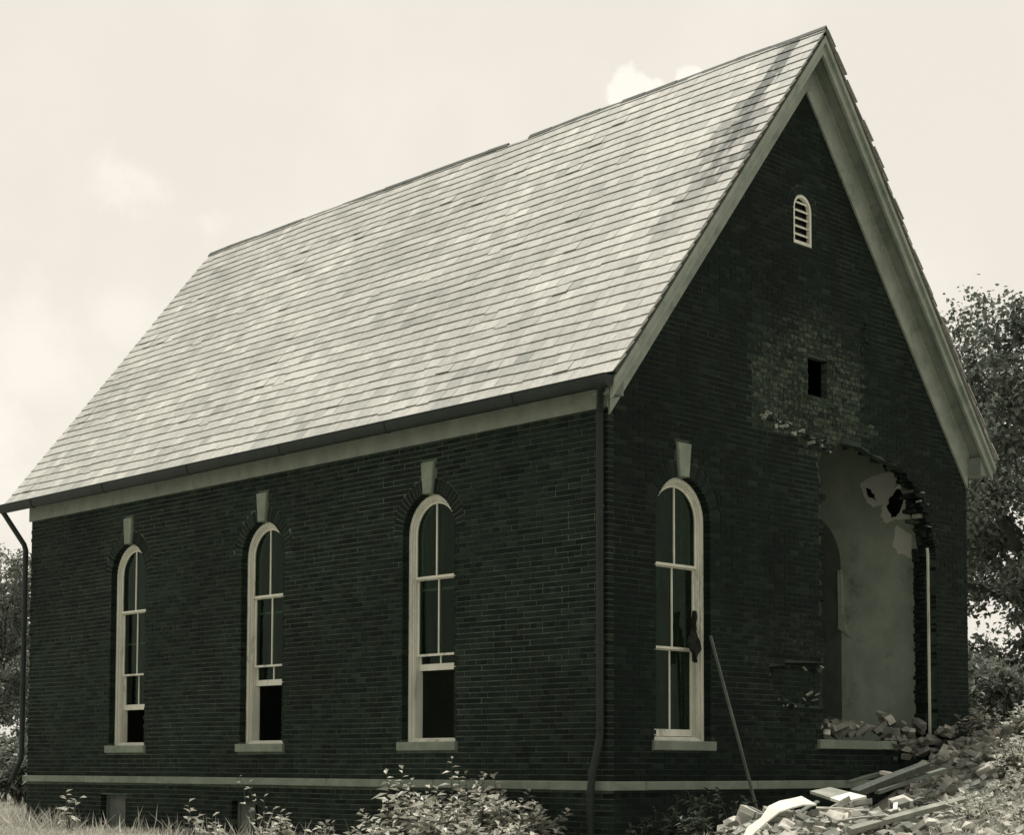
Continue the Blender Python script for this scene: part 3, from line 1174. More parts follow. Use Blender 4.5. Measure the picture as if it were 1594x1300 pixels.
# basement windows
for a, b, c, d in BAS:
    mb = MB()
    mb.add(*slab([(a + .002, c), (b - .002, c), (b - .002, d - .002), (a + .002, d - .002)], [[(a + 0.05, c + 0.05), (b - 0.05, c + 0.05), (b - 0.05, d - 0.05), (a + 0.05, d - 0.05)]], F_side, -0.11, -0.16))
    bw_ = mb.build('basement_window', 'worn_wood', church, label='low boarded basement window in the foundation')
    mb = MB()
    mb.add(*slab([(a + 0.24, c + 0.04), (b - 0.045, c + 0.04), (b - 0.045, d - 0.045), (a + 0.24, d - 0.045)], [], F_side, -0.13, -0.15))
    mb.build('board', 'worn_wood', bw_)

# ------------------------------------------------------------------ roof
XF, XB = 0.36, -L - 0.42
EO = -0.262
SL = (HALF - EO) / CN                   # slope length
UPY, UPZ = CN, CN * K
NY, NZ_ = -K * CN, CN


def rp(x, s, h, far=False):
    if h > 0:
        h += 0.006 * (1 + math.sin(x * 0.75 + s * 0.5)) + 0.004 * (1 + math.sin(x * 2.1 - s * 1.3))
    y = EO + s * UPY + h * NY
    z = zr(EO) + s * UPZ + h * NZ_
    return (x, W - y if far else y, z)


mb = MB()
for far in (False, True):
    q = [(XF - 0.03, 0.03), (XB + 0.03, 0.03), (XB + 0.03, SL), (XF - 0.03, SL)]
    v = [rp(x, s, -0.006, far) for x, s in q] + [rp(x, s, -0.05, far) for x, s in q]
    f = [(0, 1, 2, 3), (7, 6, 5, 4)] + [(i, (i + 1) % 4, 4 + (i + 1) % 4, 4 + i) for i in range(4)]
    mb.add(v, f)
roof = mb.build('roof', 'dark_wood', church, label='steep roof of weathered pale grey slates')

rng = random.Random(99)
EXP = 0.1945
nrow = int(SL / EXP) + 1
SLF = [(0, 1, 2, 3), (4, 5, 1, 0), (1, 5, 6, 2), (4, 0, 3, 7)]
slates = []
for far in (False, True):
    for i in range(nrow):
        s0 = i * EXP + (-0.03 if i == 0 else 0)
        s1 = min(s0 + 0.33, SL - 0.004)
        if s1 - s0 < 0.05:
            continue
        x = XF + (rng.uniform(-0.012, 0.035) if far else 0)
        rowt = rng.gauss(0, 0.04)
        first = True
        while x > XB + 0.02:
            w = rng.uniform(0.205, 0.285)
            if first and i % 2:
                w *= 0.55
            first = False
            x1 = max(x - w, XB)
            if x1 - XB < 0.08:
                x1 = XB
            g = 0.0022
            js = rng.gauss(0, 0.005) + 0.005 * math.sin(x * 0.9 + i * 1.7) + 0.004 * math.sin(x * 2.3 + i)
            if rng.random() < 0.022:
                js -= rng.uniform(0.01, 0.05)
            lift = rng.uniform(0, 0.003)
            if rng.random() < 0.02:
                lift += 0.008
            sk = rng.gauss(0, 0.002)
            th = 0.0075 + rng.uniform(0, 0.003)
            ht, hh = 0.024 + lift, 0.004
            hh_end = ht - (ht - hh) * (s1 - s0) / 0.33
            xa, xb = x - g, x1 + g
            v = [rp(xa, s0 + js + sk, ht, far), rp(xb, s0 + js - sk, ht + rng.uniform(-.001, .0015), far), rp(xb, s1, hh_end, far), rp(xa, s1, hh_end, far),
                 rp(xa, s0 + js + sk, ht - th, far), rp(xb, s0 + js - sk, ht - th, far), rp(xb, s1, hh_end - th, far), rp(xa, s1, hh_end - th, far)]
            xm = (x + x1) / 2
            patch = 0.16 * math.sin(xm * 1.3 + i * 0.35) + 0.12 * math.sin(xm * 0.6 - i * 0.5 + 2)
            t = 0.48 + patch * 0.25 + rowt + rng.gauss(0, 0.11)
            if rng.random() < 0.14:
                t += 0.2
            if rng.random() < 0.10:
                t -= 0.2
            stn = 0.0
            if not far:
                zc_ = rp(xm, s0 + 0.1, 0)[2]
                if 6.6 < zc_ < 9.0:
                    half_w = 0.12 + 0.24 * math.exp(-((zc_ - 8.1) / 0.55) ** 2)
                    cx_ = -0.22 - 0.10 * math.sin(zc_ * 2.2)
                    if abs(xm - cx_) < half_w + 0.12:
                        stn = rng.uniform(0.4, 1.0) * (1 if zc_ > 7.4 else 0.5) * (1 if rng.random() < 0.8 else 0)
            slates.append((v, (min(1, max(0, t)), stn, 0), rp(xm, s0 + 0.1, 0.02, far), far, s1 - s0 > 0.25))
            x = x1
cand = sorted((proj_px(s[2])[0], i) for i, s in enumerate(slates) if not s[3] and s[4])
keep = set(i for z, i in cand[:300])
rest = MB()
for i, (v, t, c, far, full) in enumerate(slates):
    if i in keep:
        cc = Vector(c)
        o = obj('slate', [Vector(p) - cc for p in v], SLF, 'slate', roof, tint=t)
        o.location = cc
    else:
        rest.add(v, SLF, t)
rest.build('slates', 'slate', roof, kind='stuff')

# ridge pieces, one stretch missing
x = XF
while x > XB + 0.1:
    w = rng.uniform(0.42, 0.62)
    x1 = max(x - w, XB)
    if not (x < -5.25 and x1 > -6.15 and True):
        hgt = 0.024 + rng.uniform(0.0, 0.012)
        a, b = 0.05, 0.07
        v = []
        for xx in (x - .004, x1 + .004):
            hj = hgt + rng.uniform(-.006, .006)
            for yy, zz in ((HALF - a, APEX - a * K + 0.036 + hj), (HALF, APEX + 0.036 + hj), (HALF + a, APEX - a * K + 0.036 + hj), (HALF + a, APEX - a * K + 0.02 + hj), (HALF, APEX + 0.018 + hj), (HALF - a, APEX - a * K + 0.02 + hj)):
                v.append((xx, yy, zz))
        f = [(i, (i + 1) % 6, 6 + (i + 1) % 6, 6 + i) for i in range(6)] + [(0, 1, 2, 3, 4, 5)[::-1], (6, 7, 8, 9, 10, 11)]
        obj('ridge_cap', v, f, 'dark_slate', roof)
    x = x1

# gable trim
def sloped_board(name, x0, x1, y0, off_t, off_b, far, mat, label=None, apex_cut=True, parent=church, ytop=None):
    """board parallel to the rake: from eave y0 up to the apex, vertical offsets below the roof line; plumb cut at the lower end"""
    ya, yb = y0, HALF if ytop is None else ytop
    g = 0.0 if not far else 0.0
    pts = [(ya, zr(ya) - off_b), (yb, zr(yb) - off_b), (yb, zr(yb) - off_t), (ya, zr(ya) - off_t)]
    pts = [(W - y if far else y, z) for y, z in pts]
    v = [(x0, y, z) for y, z in pts] + [(x1, y, z) for y, z in pts]
    f = [(0, 1, 2, 3), (7, 6, 5, 4)] + [(i, 4 + i, 4 + (i + 1) % 4, (i + 1) % 4) for i in range(4)]
    return obj(name, v, f, mat, parent, label=label)


for far in (False, True):
    nm = 'right' if far else 'left'
    for ya_, yb_, dx_ in ((-0.245, 1.55, 0.0), (1.554, HALF, 0.004)) if far else ((-0.245, 2.3, 0.0), (2.304, HALF, 0.003)):
        sloped_board('barge_board', 0.262, 0.302 + dx_ * 0.05, ya_, 0.085, 0.31 + dx_, far, 'trim_paint', 'painted barge board of the %s rake' % nm, ytop=yb_)
    sloped_board('rake_molding', 0.3025, 0.345, -0.262, 0.075, 0.165, far, 'trim_paint', 'crown strip along the %s rake' % nm)
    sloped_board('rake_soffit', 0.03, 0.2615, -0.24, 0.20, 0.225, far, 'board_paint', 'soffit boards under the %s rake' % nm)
    sloped_board('rake_frieze', 0.0005, 0.032, 0.0, 0.226, 0.735, far, 'trim_paint', 'wide painted frieze board under the %s rake' % nm)
    sloped_board('rake_bead', 0.0325, 0.062, 0.0, 0.226, 0.30, far, 'trim_paint', None)
    # plumb return closing the eave box at the gable
    mb = MB()
    y0, y1 = (-0.255, -0.002) if not far else (W + 0.002, W + 0.255)
    mb.box((0.0, y0, 4.46), (0.25, y1, 4.72))
    mb.build('eave_return', 'board_paint', church)

# long-side eave: frieze boards, soffit, gutter, downspouts
segs = [(-0.012, 4.6), (4.603, 9.1), (9.103, L + 0.03)]
for a, b in segs:
    mb = MB()
    mb.add(*slab([(a, 4.37), (b, 4.37), (b, 4.66), (a, 4.66)], [], F_side, 0.032, 0.001))
    mb.build('frieze', 'paint', church)
mb = MB()
mb.box((-L - 0.38, -0.25, 4.645), (-0.02, 0.0, 4.665))
mb.build('eave_soffit', 'paint', church)
mb = MB()
mb.add(*slab([(-0.30, 4.60), (L + 0.40, 4.60), (L + 0.40, 4.69), (-0.30, 4.69)], [], F_side, 0.255, 0.235))
mb.build('fascia', 'gutter_metal', church)
# half-round gutter profile swept along the eave
prof = []
GY, GZ, GR = -0.335, 4.65, 0.078
for i in range(11):
    t = math.pi * (1 + i / 10)
    prof.append((GY + GR * math.cos(t), GZ + GR * 1.75 * math.sin(t)))
prof2 = [(GY + (y - GY) * 0.9, GZ + (z - GZ) * 0.9) for y, z in prof]
loop = prof + prof2[::-1]
v, f = [], []
xs = [0.33, -2, -4.6, -7, -9.5, -12, -L - 0.45]
rng = random.Random(4)
for x in xs:
    sag = rng.uniform(-.006, .006)
    v += [(x, y, z + sag) for y, z in loop]
n_ = len(loop)
for k in range(len(xs) - 1):
    for i in range(n_):
        f.append((k * n_ + i, k * n_ + (i + 1) % n_, (k + 1) * n_ + (i + 1) % n_, (k + 1) * n_ + i))
# closed ends
f.append(tuple(range(11)))
f.append(tuple((len(xs) - 1) * n_ + i for i in range(11))[::-1])
gut = obj('gutter', v, f, 'gutter_metal', church, label='long sagging metal gutter under the eave')
mb = MB()
mb.tube([(0.33, GY - GR, GZ + 0.004), (-L - 0.45, GY - GR, GZ + 0.004)], 0.009, 6)
mb.build('lip', 'gutter_metal', gut)
for xx in (-1.2, -3.6, -5.9, -8.2, -10.6, -12.9):
    mb = MB()
    mb.tube([(xx, GY + GR * math.cos(math.pi * (1 + i / 8)) * 1.06, GZ + GR * 1.8 * math.sin(math.pi * (1 + i / 8))) for i in range(9)], 0.007, 5)
    mb.build('bracket', 'gutter_metal', gut)


def spout(pts, rad, straps, label):
    mb = MB()
    mb.tube(pts, rad, 12)
    o = mb.build('downspout', 'gutter_metal', church, label=label, smooth=False)
    for p in straps:
        mb = MB()
        mb.tube([(p[0], p[1], p[2] - 0.02), (p[0], p[1], p[2] + 0.02)], rad * 1.15, 12)
        mb.build('strap', 'gutter_metal', o)
    return o


spout([(0.22, GY, 4.60), (0.20, GY, 4.54), (0.02, -0.15, 4.42), (-0.075, -0.06, 4.30), (-0.075, -0.055, 0.55), (-0.08, -0.075, 0.42), (-0.12, -0.135, 0.1), (-0.14, -0.15, -0.12), (-0.14, -0.15, -1.1)], 0.046,
      [(-0.075, -0.055, 3.2), (-0.075, -0.055, 1.6), (-0.075, -0.055, 0.62), (-0.14, -0.15, -0.14)], 'dark downspout running down the near corner')
spout([(-L - 0.40, GY, 4.60), (-L - 0.40, GY + .01, 4.54), (-L - 0.12, -0.07, 3.98), (-L - 0.085, -0.055, 3.88), (-L - 0.085, -0.055, 0.36), (-L - 0.095, -0.065, 0.27), (-L - 0.20, -0.16, -0.08)], 0.046,
      [(-L - 0.085, -0.055, 2.9), (-L - 0.085, -0.055, 1.5)], 'dark downspout with an angled elbow at the far left corner')
# eave box, far side
mb = MB()
mb.box((-L - 0.38, W, 4.645), (0.0, W + 0.25, 4.665))
mb.box((-L - 0.38, W + 0.2505, 4.60), (0.25, W + 0.27, 4.69))
mb.build('eave_soffit', 'paint', church)

# ------------------------------------------------------------------ ground
FWH = Vector((-math.sin(YAW), math.cos(YAW), 0))
RTH = Vector((math.cos(YAW), math.sin(YAW), 0))


def sstep(a, b, x):
    t = np.clip((x - a) / (b - a), 0, 1)
    return t * t * (3 - 2 * t)


def ground_z(x, y):
    x = np.asarray(x, float)
    y = np.asarray(y, float)
    D = (x - CAM.x) * FWH.x + (y - CAM.y) * FWH.y
    z = -1.45 + 0.60 * sstep(5, 18, D)
    z = z + 0.025 * np.clip(D - 32, 0, 180)
    g = lambda cx, cy, s, h: h * np.exp(-((x - cx) ** 2 + (y - cy) ** 2) / (2 * s * s))
    z = z + g(4.6, 4.6, 1.9, 0.62) + g(0.9, 7.0, 1.15, 0.95) + g(3.0, 10.5, 2.8, 1.2) + g(-3, 13, 3.2, 1.0)
    z = z + g(2.5, 0.1, 1.0, 0.34) + g(3.3, 1.3, 1.0, 0.25) + g(1.3, 4.3, 1.1, 0.25)
    # low inside the building
    inb = (x < -0.2) & (x > -L) & (y > 0.2) & (y < W - 0.2)
    z = np.where(inb, np.minimum(z, -0.9), z)
    z = z + 0.03 * np.sin(x * 1.7 + 0.4) * np.sin(y * 1.3) + 0.015 * np.sin(x * 4.1) * np.sin(y * 3.7 + 1)
    return z


def axis(c, fine, n, far):
    a = [c - fine + 2 * fine * i / n for i in range(n + 1)]
    s = 2 * fine / n
    lo, hi = a[0], a[-1]
    while hi < far:
        s *= 1.25
        hi += s
        lo -= s
        a = [lo] + a + [hi]
    return np.array(a)


ax, ay = axis(0, 15, 110, 2500), axis(1, 15, 110, 2500)
X, Y = np.meshgrid(ax, ay, indexing='ij')
Z = ground_z(X, Y)
nx, ny = X.shape
vv = np.stack([X.ravel(), Y.ravel(), Z.ravel()], 1)
ff = []
for i in range(nx - 1):
    for j in range(ny - 1):
        a = i * ny + j
        ff.append((a, a + ny, a + ny + 1, a + 1))
g = obj('ground', vv.tolist(), ff, 'ground', smooth=True)
g['kind'] = 'structure'
g['label'] = 'rough weedy ground sloping around the church'


# ------------------------------------------------------------------ vegetation helpers
def leaf_mesh(P, D_, Nn, ln, wd, bend=0.15):
    """P base points, D_ directions, Nn normals (n,3); pointed leaf of two bent quads"""
    S = np.cross(D_, Nn)
    S /= np.linalg.norm(S, axis=1, keepdims=True) + 1e-9
    ln = ln[:, None]
    wd = wd[:, None]
    a = P
    b = P + D_ * ln * 0.45 + S * wd * 0.5 + Nn * ln * bend * 0.5
    c = P + D_ * ln - Nn * ln * bend
    d = P + D_ * ln * 0.45 - S * wd * 0.5 + Nn * ln * bend * 0.5
    V = np.stack([a, b, c, d], 1).reshape(-1, 3)
    n = len(P)
    F = (np.arange(n)[:, None] * 4 + np.array([0, 1, 2, 3])).tolist()
    return V, F


def unit(a):
    return a / (np.linalg.norm(a, axis=1, keepdims=True) + 1e-9)


def leaf_obj(name, P, D_, Nn, ln, wd, mat, parent, tone, kind='stuff', bend=0.15):
    V, F = leaf_mesh(P, D_, Nn, ln, wd, bend)
    T = np.zeros((len(V), 3), np.float32)
    T[:, 0] = np.repeat(np.clip(tone, 0, 1), 4)
    return obj(name, V.tolist(), F, mat, parent, tint=T, kind=kind)


def tree(name, base, height, spread, seed, leafmat, label, n_leaf, lean=(0, 0), leaf=0.16, trunk_r=0.3, crown_lo=0.3, group=None, gap=1.0):
    rng = random.Random(seed)
    nr = np.random.default_rng(seed)
    t = thing(name, label, 'tree', base, group)
    mb = MB()
    tips = []

    def grow(p, d, ln, r, depth):
        pts, rad = [p], [r]
        q = p.copy()
        dd = d.copy()
        n = 4 if depth < 3 else 3
        for i in range(n):
            dd = (dd + Vector((rng.gauss(0, .16), rng.gauss(0, .16), rng.gauss(0.04, .10)))).normalized()
            q = q + dd * (ln / n)
            pts.append(q.copy())
            rad.append(r * (1 - 0.45 * (i + 1) / n))
        mb.tube(pts, rad, 8 if depth < 2 else 5, cap=False)
        if depth >= 2:
            for w in pts[1:]:
                tips.append((w, dd))
        if depth >= 4 or ln < 0.35:
            tips.append((q, dd))
            return
        kids = 3 if depth < 1 else rng.choice((2, 3, 3))
        for k in range(kids):
            a = rng.uniform(0, 6.28)
            tilt = rng.uniform(0.35, 0.95) if k else rng.uniform(0.05, 0.35)
            side = dd.cross(Vector((math.cos(a), math.sin(a), 0.3))).normalized()
            nd = (dd * math.cos(tilt) + side * math.sin(tilt)).normalized()
            nd.x *= spread
            nd.y *= spread
            nd.normalize()
            grow(q, nd, ln * rng.uniform(0.62, 0.85), rad[-1] * rng.uniform(0.6, 0.8), depth + 1)
        if depth in (0, 1):
            for k in range(3):
                i = rng.randint(1, n - 1)
                a = rng.uniform(0, 6.28)
                nd = Vector((math.cos(a), math.sin(a), rng.uniform(-0.15, 0.5))).normalized()
                grow(pts[i + (1 if i < n else 0)], nd, ln * rng.uniform(0.5, 0.75), rad[i] * 0.5, depth + 1)

    grow(Vector((0, 0, -0.4)), Vector((lean[0], lean[1], 1)).normalized(), height * 0.30, trunk_r, 0)
    mb.build('trunk', 'bark', t, smooth=True)
    tp = np.array([list(a) for a, b in tips])
    td = np.array([list(b) for a, b in tips])
    idx = nr.integers(0, len(tp), n_leaf)
    # clumps: each tip gets a cluster of its own size
    size = nr.uniform(0.2, 0.85, len(tp)) * height / 12.0 * gap
    off = unit(nr.normal(size=(n_leaf, 3))) * (nr.random(n_leaf)[:, None] ** 0.6) * size[idx][:, None]
    off[:, 2] *= 0.6
    P = tp[idx] + off
    P[:, 2] = np.maximum(P[:, 2], 0.15)
    D_ = unit(nr.normal(size=(n_leaf, 3)) + off / (size[idx][:, None] + 1e-6) * 0.8 + np.array([0, 0, -0.3]))
    Nn = unit(nr.normal(size=(n_leaf, 3)) * 0.7 + np.array([0, 0, 1.0]))
    ln = nr.uniform(0.7, 1.35, n_leaf) * leaf
    tone = 0.45 + nr.normal(0, 0.22, n_leaf) + nr.normal(0, 0.15, len(tp))[idx]
    leaf_obj('crown', P, D_, Nn, ln, ln * nr.uniform(0.5, 0.75, n_leaf), leafmat, t, tone)
    return t


def at_px(px, D, zoff=0.0):
    d = FWH * D + RTH * ((px - 797) / 2717.9 * D)
    p = Vector((CAM.x, CAM.y, 0)) + d
    p.z = float(ground_z(p.x, p.y)) + zoff
    return p


tree('shade_tree', at_px(1630, 40), 16.2, 1.2, 7, 'tree_leaf', 'tall leafy tree rising behind the right side of the church', 90000, lean=(0.02, 0.0), leaf=0.14, trunk_r=0.38)
tree('shade_tree', at_px(1700, 47), 12, 1.3, 23, 'tree_leaf', 'dense tree at the right edge, behind the taller tree', 30000, leaf=0.17, trunk_r=0.32)
tree('shade_tree', at_px(-25, 56), 9.0, 1.15, 12, 'far_leaf', 'pale leafy tree at the left edge beyond the far corner', 42000, leaf=0.13, trunk_r=0.26)
tree('shade_tree', at_px(-150, 66), 10.5, 1.2, 31, 'far_leaf', 'farther tree just outside the left edge of the field', 12000, leaf=0.26, trunk_r=0.26)


def shrub(name, base, rad, hgt, seed, mat, label, n, leaf, group=None, stems=9):
    rng = random.Random(seed)
    nr = np.random.default_rng(seed)
    t = thing(name, label, 'shrub', base, group)
    mb = MB()
    cl = []
    for i in range(stems):
        a = rng.uniform(0, 6.28)
        r = rad * rng.uniform(0.2, 1.0)
        top = Vector((r * math.cos(a), r * math.sin(a), hgt * rng.uniform(0.45, 1.0) * (1 - 0.35 * r / rad)))
        mid = top * 0.5 + Vector((rng.gauss(0, .08), rng.gauss(0, .08), 0.1))
        mb.tube([(rng.gauss(0, .05) * rad, rng.gauss(0, .05) * rad, -0.1), mid, top], [0.02, 0.014, 0.006], 5, cap=False)
        for k in range(4):
            s = 0.35 + 0.65 * k / 3
            cl.append((mid * (1 - s) + top * s, rad * rng.uniform(0.16, 0.34)))
    mb.build('stem', 'bark', t)
    C_ = np.array([list(c) for c, s in cl])
    S_ = np.array([s for c, s in cl])
    idx = nr.integers(0, len(C_), n)
    off = unit(nr.normal(size=(n, 3))) * (nr.random(n)[:, None] ** 0.5) * S_[idx][:, None]
    P = C_[idx] + off
    P[:, 2] = np.maximum(P[:, 2], 0.0)
    D_ = unit(nr.normal(size=(n, 3)) * 0.8 + off / (S_[idx][:, None]))
    Nn = unit(nr.normal(size=(n, 3)) * 0.6 + np.array([0, 0, 1.0]))
    ln = nr.uniform(0.6, 1.4, n) * leaf
    tone = 0.45 + nr.normal(0, 0.25, n) + nr.normal(0, .12, len(C_))[idx]
    leaf_obj('foliage', P, D_, Nn, ln, ln * nr.uniform(0.4, 0.7, n), mat, t, tone)
    return t


# background shrubs right of the gable
for i, (px, D, r, h, lab) in enumerate([
        (1530, 33, 1.3, 2.6, 'dark shrub behind the right corner of the church'),
        (1590, 31, 1.5, 2.3, 'round dark shrub at the right edge behind the bank'),
        (1650, 34, 1.7, 3.0, 'large shrub just beyond the right edge'),
        (1560, 37, 1.4, 3.0, 'tall shrub between the two trees at right')]):
    shrub('background_shrub', at_px(px, D), r, h, 60 + i, 'far_leaf', lab, 4200, 0.15, 'shrubs behind the right corner')


for i, (px, D, r, h, lab) in enumerate([
        (8, 40, 1.1, 1.7, 'dark bush below the left tree at the field edge'),
        (-30, 43, 1.5, 2.1, 'rounded bush at the left frame edge'),
        (34, 37, 0.8, 1.1, 'small bush beside the far downspout')]):
    shrub('background_shrub', at_px(px, D), r, h, 80 + i, 'far_leaf', lab, 4200, 0.13, 'bushes at the left field edge')


def weed(base, hgt, stems, seed, mat, label, leaf=0.15, spread=0.35, group=None, per=16, broad=0.46):
    """upright broad-leaved weed: stems with leaves set along them, drooping at the tip"""
    rng = random.Random(seed)
    t = thing('weed', label, 'weed', base, group)
    mb = MB()
    P, D_, Nn, ln, tn = [], [], [], [], []
    for s in range(stems):
        a = rng.uniform(0, 6.28)
        lean = rng.uniform(0.05, 1.0) * spread
        h = hgt * rng.uniform(0.55, 1.0)
        if s == 0:
            h, lean = hgt, 0.1 * spread
        p = Vector((rng.gauss(0, .06), rng.gauss(0, .06), -0.08))
        d = Vector((math.cos(a) * lean, math.sin(a) * lean, 1)).normalized()
        pts = [p.copy()]
        n = 6
        for i in range(n):
            d = (d + Vector((rng.gauss(0, .1), rng.gauss(0, .1), -0.02))).normalized()
            p = p + d * (h / n)
            pts.append(p.copy())
        mb.tube(pts, [0.010 - 0.0012 * i for i in range(n + 1)], 5, cap=False)
        for k in range(per):
            s_ = 0.22 + 0.78 * k / (per - 1)
            i = min(int(s_ * n), n - 1)
            fr = s_ * n - i
            q = pts[i] * (1 - fr) + pts[i + 1] * fr
            aa = k * 2.4 + rng.uniform(-.4, .4)
            up_ = rng.uniform(-0.35, 0.45) + (0.5 if s_ > 0.88 else 0)
            dv = Vector((math.cos(aa), math.sin(aa), up_)).normalized()
            nv = (Vector((0, 0, 1)) - dv * dv.z + Vector((rng.gauss(0, .25), rng.gauss(0, .25), 0))).normalized()
            P.append(list(q))
            D_.append(list(dv))
            Nn.append(list(nv))
            ln.append(leaf * rng.uniform(0.6, 1.25) * (0.65 if s_ > 0.9 else 1))
            tn.append(rng.gauss(0.55, 0.25))
    mb.build('stem', 'shade_leaf', t)
    P, D_, Nn, ln, tn = map(np.array, (P, D_, Nn, ln, tn))
    leaf_obj('leaves', P, D_, Nn, ln, ln * broad, mat, t, tn, bend=0.18)
    return t


# big clump of weeds in front of the long wall, then scattered weeds
clump = [(606, 21.3, 1.05, 6, 'tall thin weed at the left end of the big sunlit clump'),
         (640, 21.0, 0.75, 9, 'low weed beside the thin one in the sunlit clump'),
         (668, 20.6, 0.85, 10, 'leafy weed left of the tallest one in the clump'),
         (716, 20.9, 1.15, 6, 'tallest weed of the clump, its top against the window sill'),
         (690, 20.0, 0.7, 10, 'bushy weed in front of the tallest one'),
         (745, 20.3, 0.85, 10, 'weed with a pale flower head right of the tallest one'),
         (770, 20.7, 0.95, 9, 'upright weed in the right half of the clump'),
         (790, 19.9, 0.72, 11, 'spreading weed low in the right half of the clump'),
         (830, 20.2, 0.66, 9, 'last bushy weed at the right end of the clump'),
         (660, 19.6, 0.55, 9, 'short weed at the front edge of the clump, left of centre'),
         (735, 19.5, 0.5, 10, 'short weed at the front edge of the clump, centre'),
         (800, 19.3, 0.48, 10, 'short weed at the front edge of the clump, right of centre'),
         (590, 20.6, 0.45, 7, 'small weed left of the big clump')]
for i, (px, D, h, st, lab) in enumerate(clump):
    weed(at_px(px, D), h * 1.04, int(st * 1.7), 200 + i, 'weed_leaf', lab, leaf=0.165, per=19, broad=0.5, group='weeds in the clump before the long wall', spread=0.5)
loose = [(112, 26.0, 0.72, 3, 'spindly weed with a pale bloom below the far window'),
         (300, 24.0, 0.66, 4, 'weed with long pale leaves between two basement windows'),
         (335, 23.2, 0.42, 3, 'small bright weed left of the nearer basement window'),
         (403, 23.0, 0.98, 3, 'thin tall weed rising over the stone course'),
         (440, 22.3, 0.55, 6, 'leafy weed right of the nearer basement window'),
         (420, 21.8, 0.32, 6, 'low weed in front of the nearer basement window'),
         (505, 22.2, 0.4, 5, 'low shaded weed midway along the foundation'),
         (545, 21.8, 0.38, 6, 'low weed left of the clump, near the foundation')]
for i, (px, D, h, st, lab) in enumerate(loose):
    weed(at_px(px, D), h, st, 260 + i, 'weed_leaf', lab, leaf=0.17 if i != 3 else 0.12, group='weeds along the foundation', spread=0.45, per=9)
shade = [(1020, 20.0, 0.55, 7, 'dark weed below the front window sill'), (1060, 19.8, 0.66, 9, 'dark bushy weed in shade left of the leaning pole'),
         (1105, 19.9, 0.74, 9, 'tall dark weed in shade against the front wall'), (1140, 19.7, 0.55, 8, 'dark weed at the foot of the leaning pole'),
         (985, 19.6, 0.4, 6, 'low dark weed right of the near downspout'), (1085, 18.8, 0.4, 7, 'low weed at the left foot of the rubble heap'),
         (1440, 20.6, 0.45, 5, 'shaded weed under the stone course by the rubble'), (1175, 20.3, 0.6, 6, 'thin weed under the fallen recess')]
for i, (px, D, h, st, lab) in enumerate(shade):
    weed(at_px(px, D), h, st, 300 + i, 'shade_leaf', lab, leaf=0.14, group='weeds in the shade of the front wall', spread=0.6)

# right bank: tangled weeds and vines
bank = [(1530, 24.5), (1575, 25.5), (1600, 24.0), (1555, 27), (1590, 28), (1556, 21.5), (1575, 20.5), (1600, 21.5), (1560, 18.8), (1590, 18.2), (1530, 19.2), (1500, 18.2), (1575, 22.8), (1610, 19.5), (1490, 19.6)]
where = ['by the right corner of the church', 'behind the rubble slope', 'at the right edge, upper bank', 'far up the bank', 'far up the bank at the edge', 'right of the broken stones', 'middle of the bank', 'middle of the bank at the edge', 'low on the bank', 'low on the bank at the edge', 'below the rubble slope', 'at the left foot of the bank', 'just above the middle of the bank', 'lower right edge', 'between the long pole and the bank']
for i, ((px, D), w_) in enumerate(zip(bank, where)):
    weed(at_px(px, D), (0.34 if D < 22.6 else 0.7) * (0.75 + 0.5 * ((i * 37) % 10) / 10), 9 if D < 22.6 else 16, 340 + i, 'bank_leaf', 'tangled sunlit weed ' + w_, leaf=0.12, group='weeds on the right bank', spread=0.9, per=18, broad=0.55)


# grass
def grass(name, label, pts, hmin, hmax, mat, seed):
    nr = np.random.default_rng(seed)
    n = len(pts)
    z = ground_z(pts[:, 0], pts[:, 1])
    P = np.column_stack([pts, z - 0.02])
    D_ = unit(np.column_stack([nr.normal(0, .45, n), nr.normal(0, .45, n), np.ones(n)]))
    Nn = unit(np.column_stack([nr.normal(size=n), nr.normal(size=n), np.full(n, 0.2)]))
    ln = nr.uniform(hmin, hmax, n)
    tone = nr.normal(0.5, 0.25, n)
    o = leaf_obj(name, P, D_, Nn, ln, np.full(n, 0.008) + ln * 0.016, mat, None, tone, bend=0.12)
    tag(o, label, 'grass')
    o['kind'] = 'stuff'
    return o


def scatter_px(n, px0, px1, d0, d1, seed):
    nr = np.random.default_rng(seed)
    px = nr.uniform(px0, px1, n)
    D = nr.uniform(d0, d1, n)
    x = CAM.x + FWH.x * D + RTH.x * (px - 797) / 2717.9 * D
    y = CAM.y + FWH.y * D + RTH.y * (px - 797) / 2717.9 * D
    out = ~((x < 0.1) & (x > -L - .1) & (y > -0.1) & (y < W + .1))
    return np.column_stack([x, y])[out]


grass('grass', 'dry pale grass along the long wall', np.vstack([scatter_px(26000, -40, 640, 18, 31, 1), scatter_px(9000, -60, 60, 28, 45, 2), scatter_px(6000, 600, 1100, 17, 22, 5)]), 0.05, 0.17, 'grass_blade', 3)
grass('grass', 'dry weedy grass over the right bank and rubble', np.vstack([scatter_px(3000, 1500, 1640, 15.5, 20.5, 6), scatter_px(1500, 1440, 1560, 15.5, 18, 9), scatter_px(5000, 1530, 1640, 24, 32, 7)]), 0.06, 0.2, 'grass_blade', 8)

grass('tall_grass', 'tall seeding weeds and grass by the far left corner', np.vstack([scatter_px(900, -20, 130, 26, 33, 21), scatter_px(260, 130, 560, 21.5, 27, 22)]), 0.18, 0.5, 'grass_blade', 23)
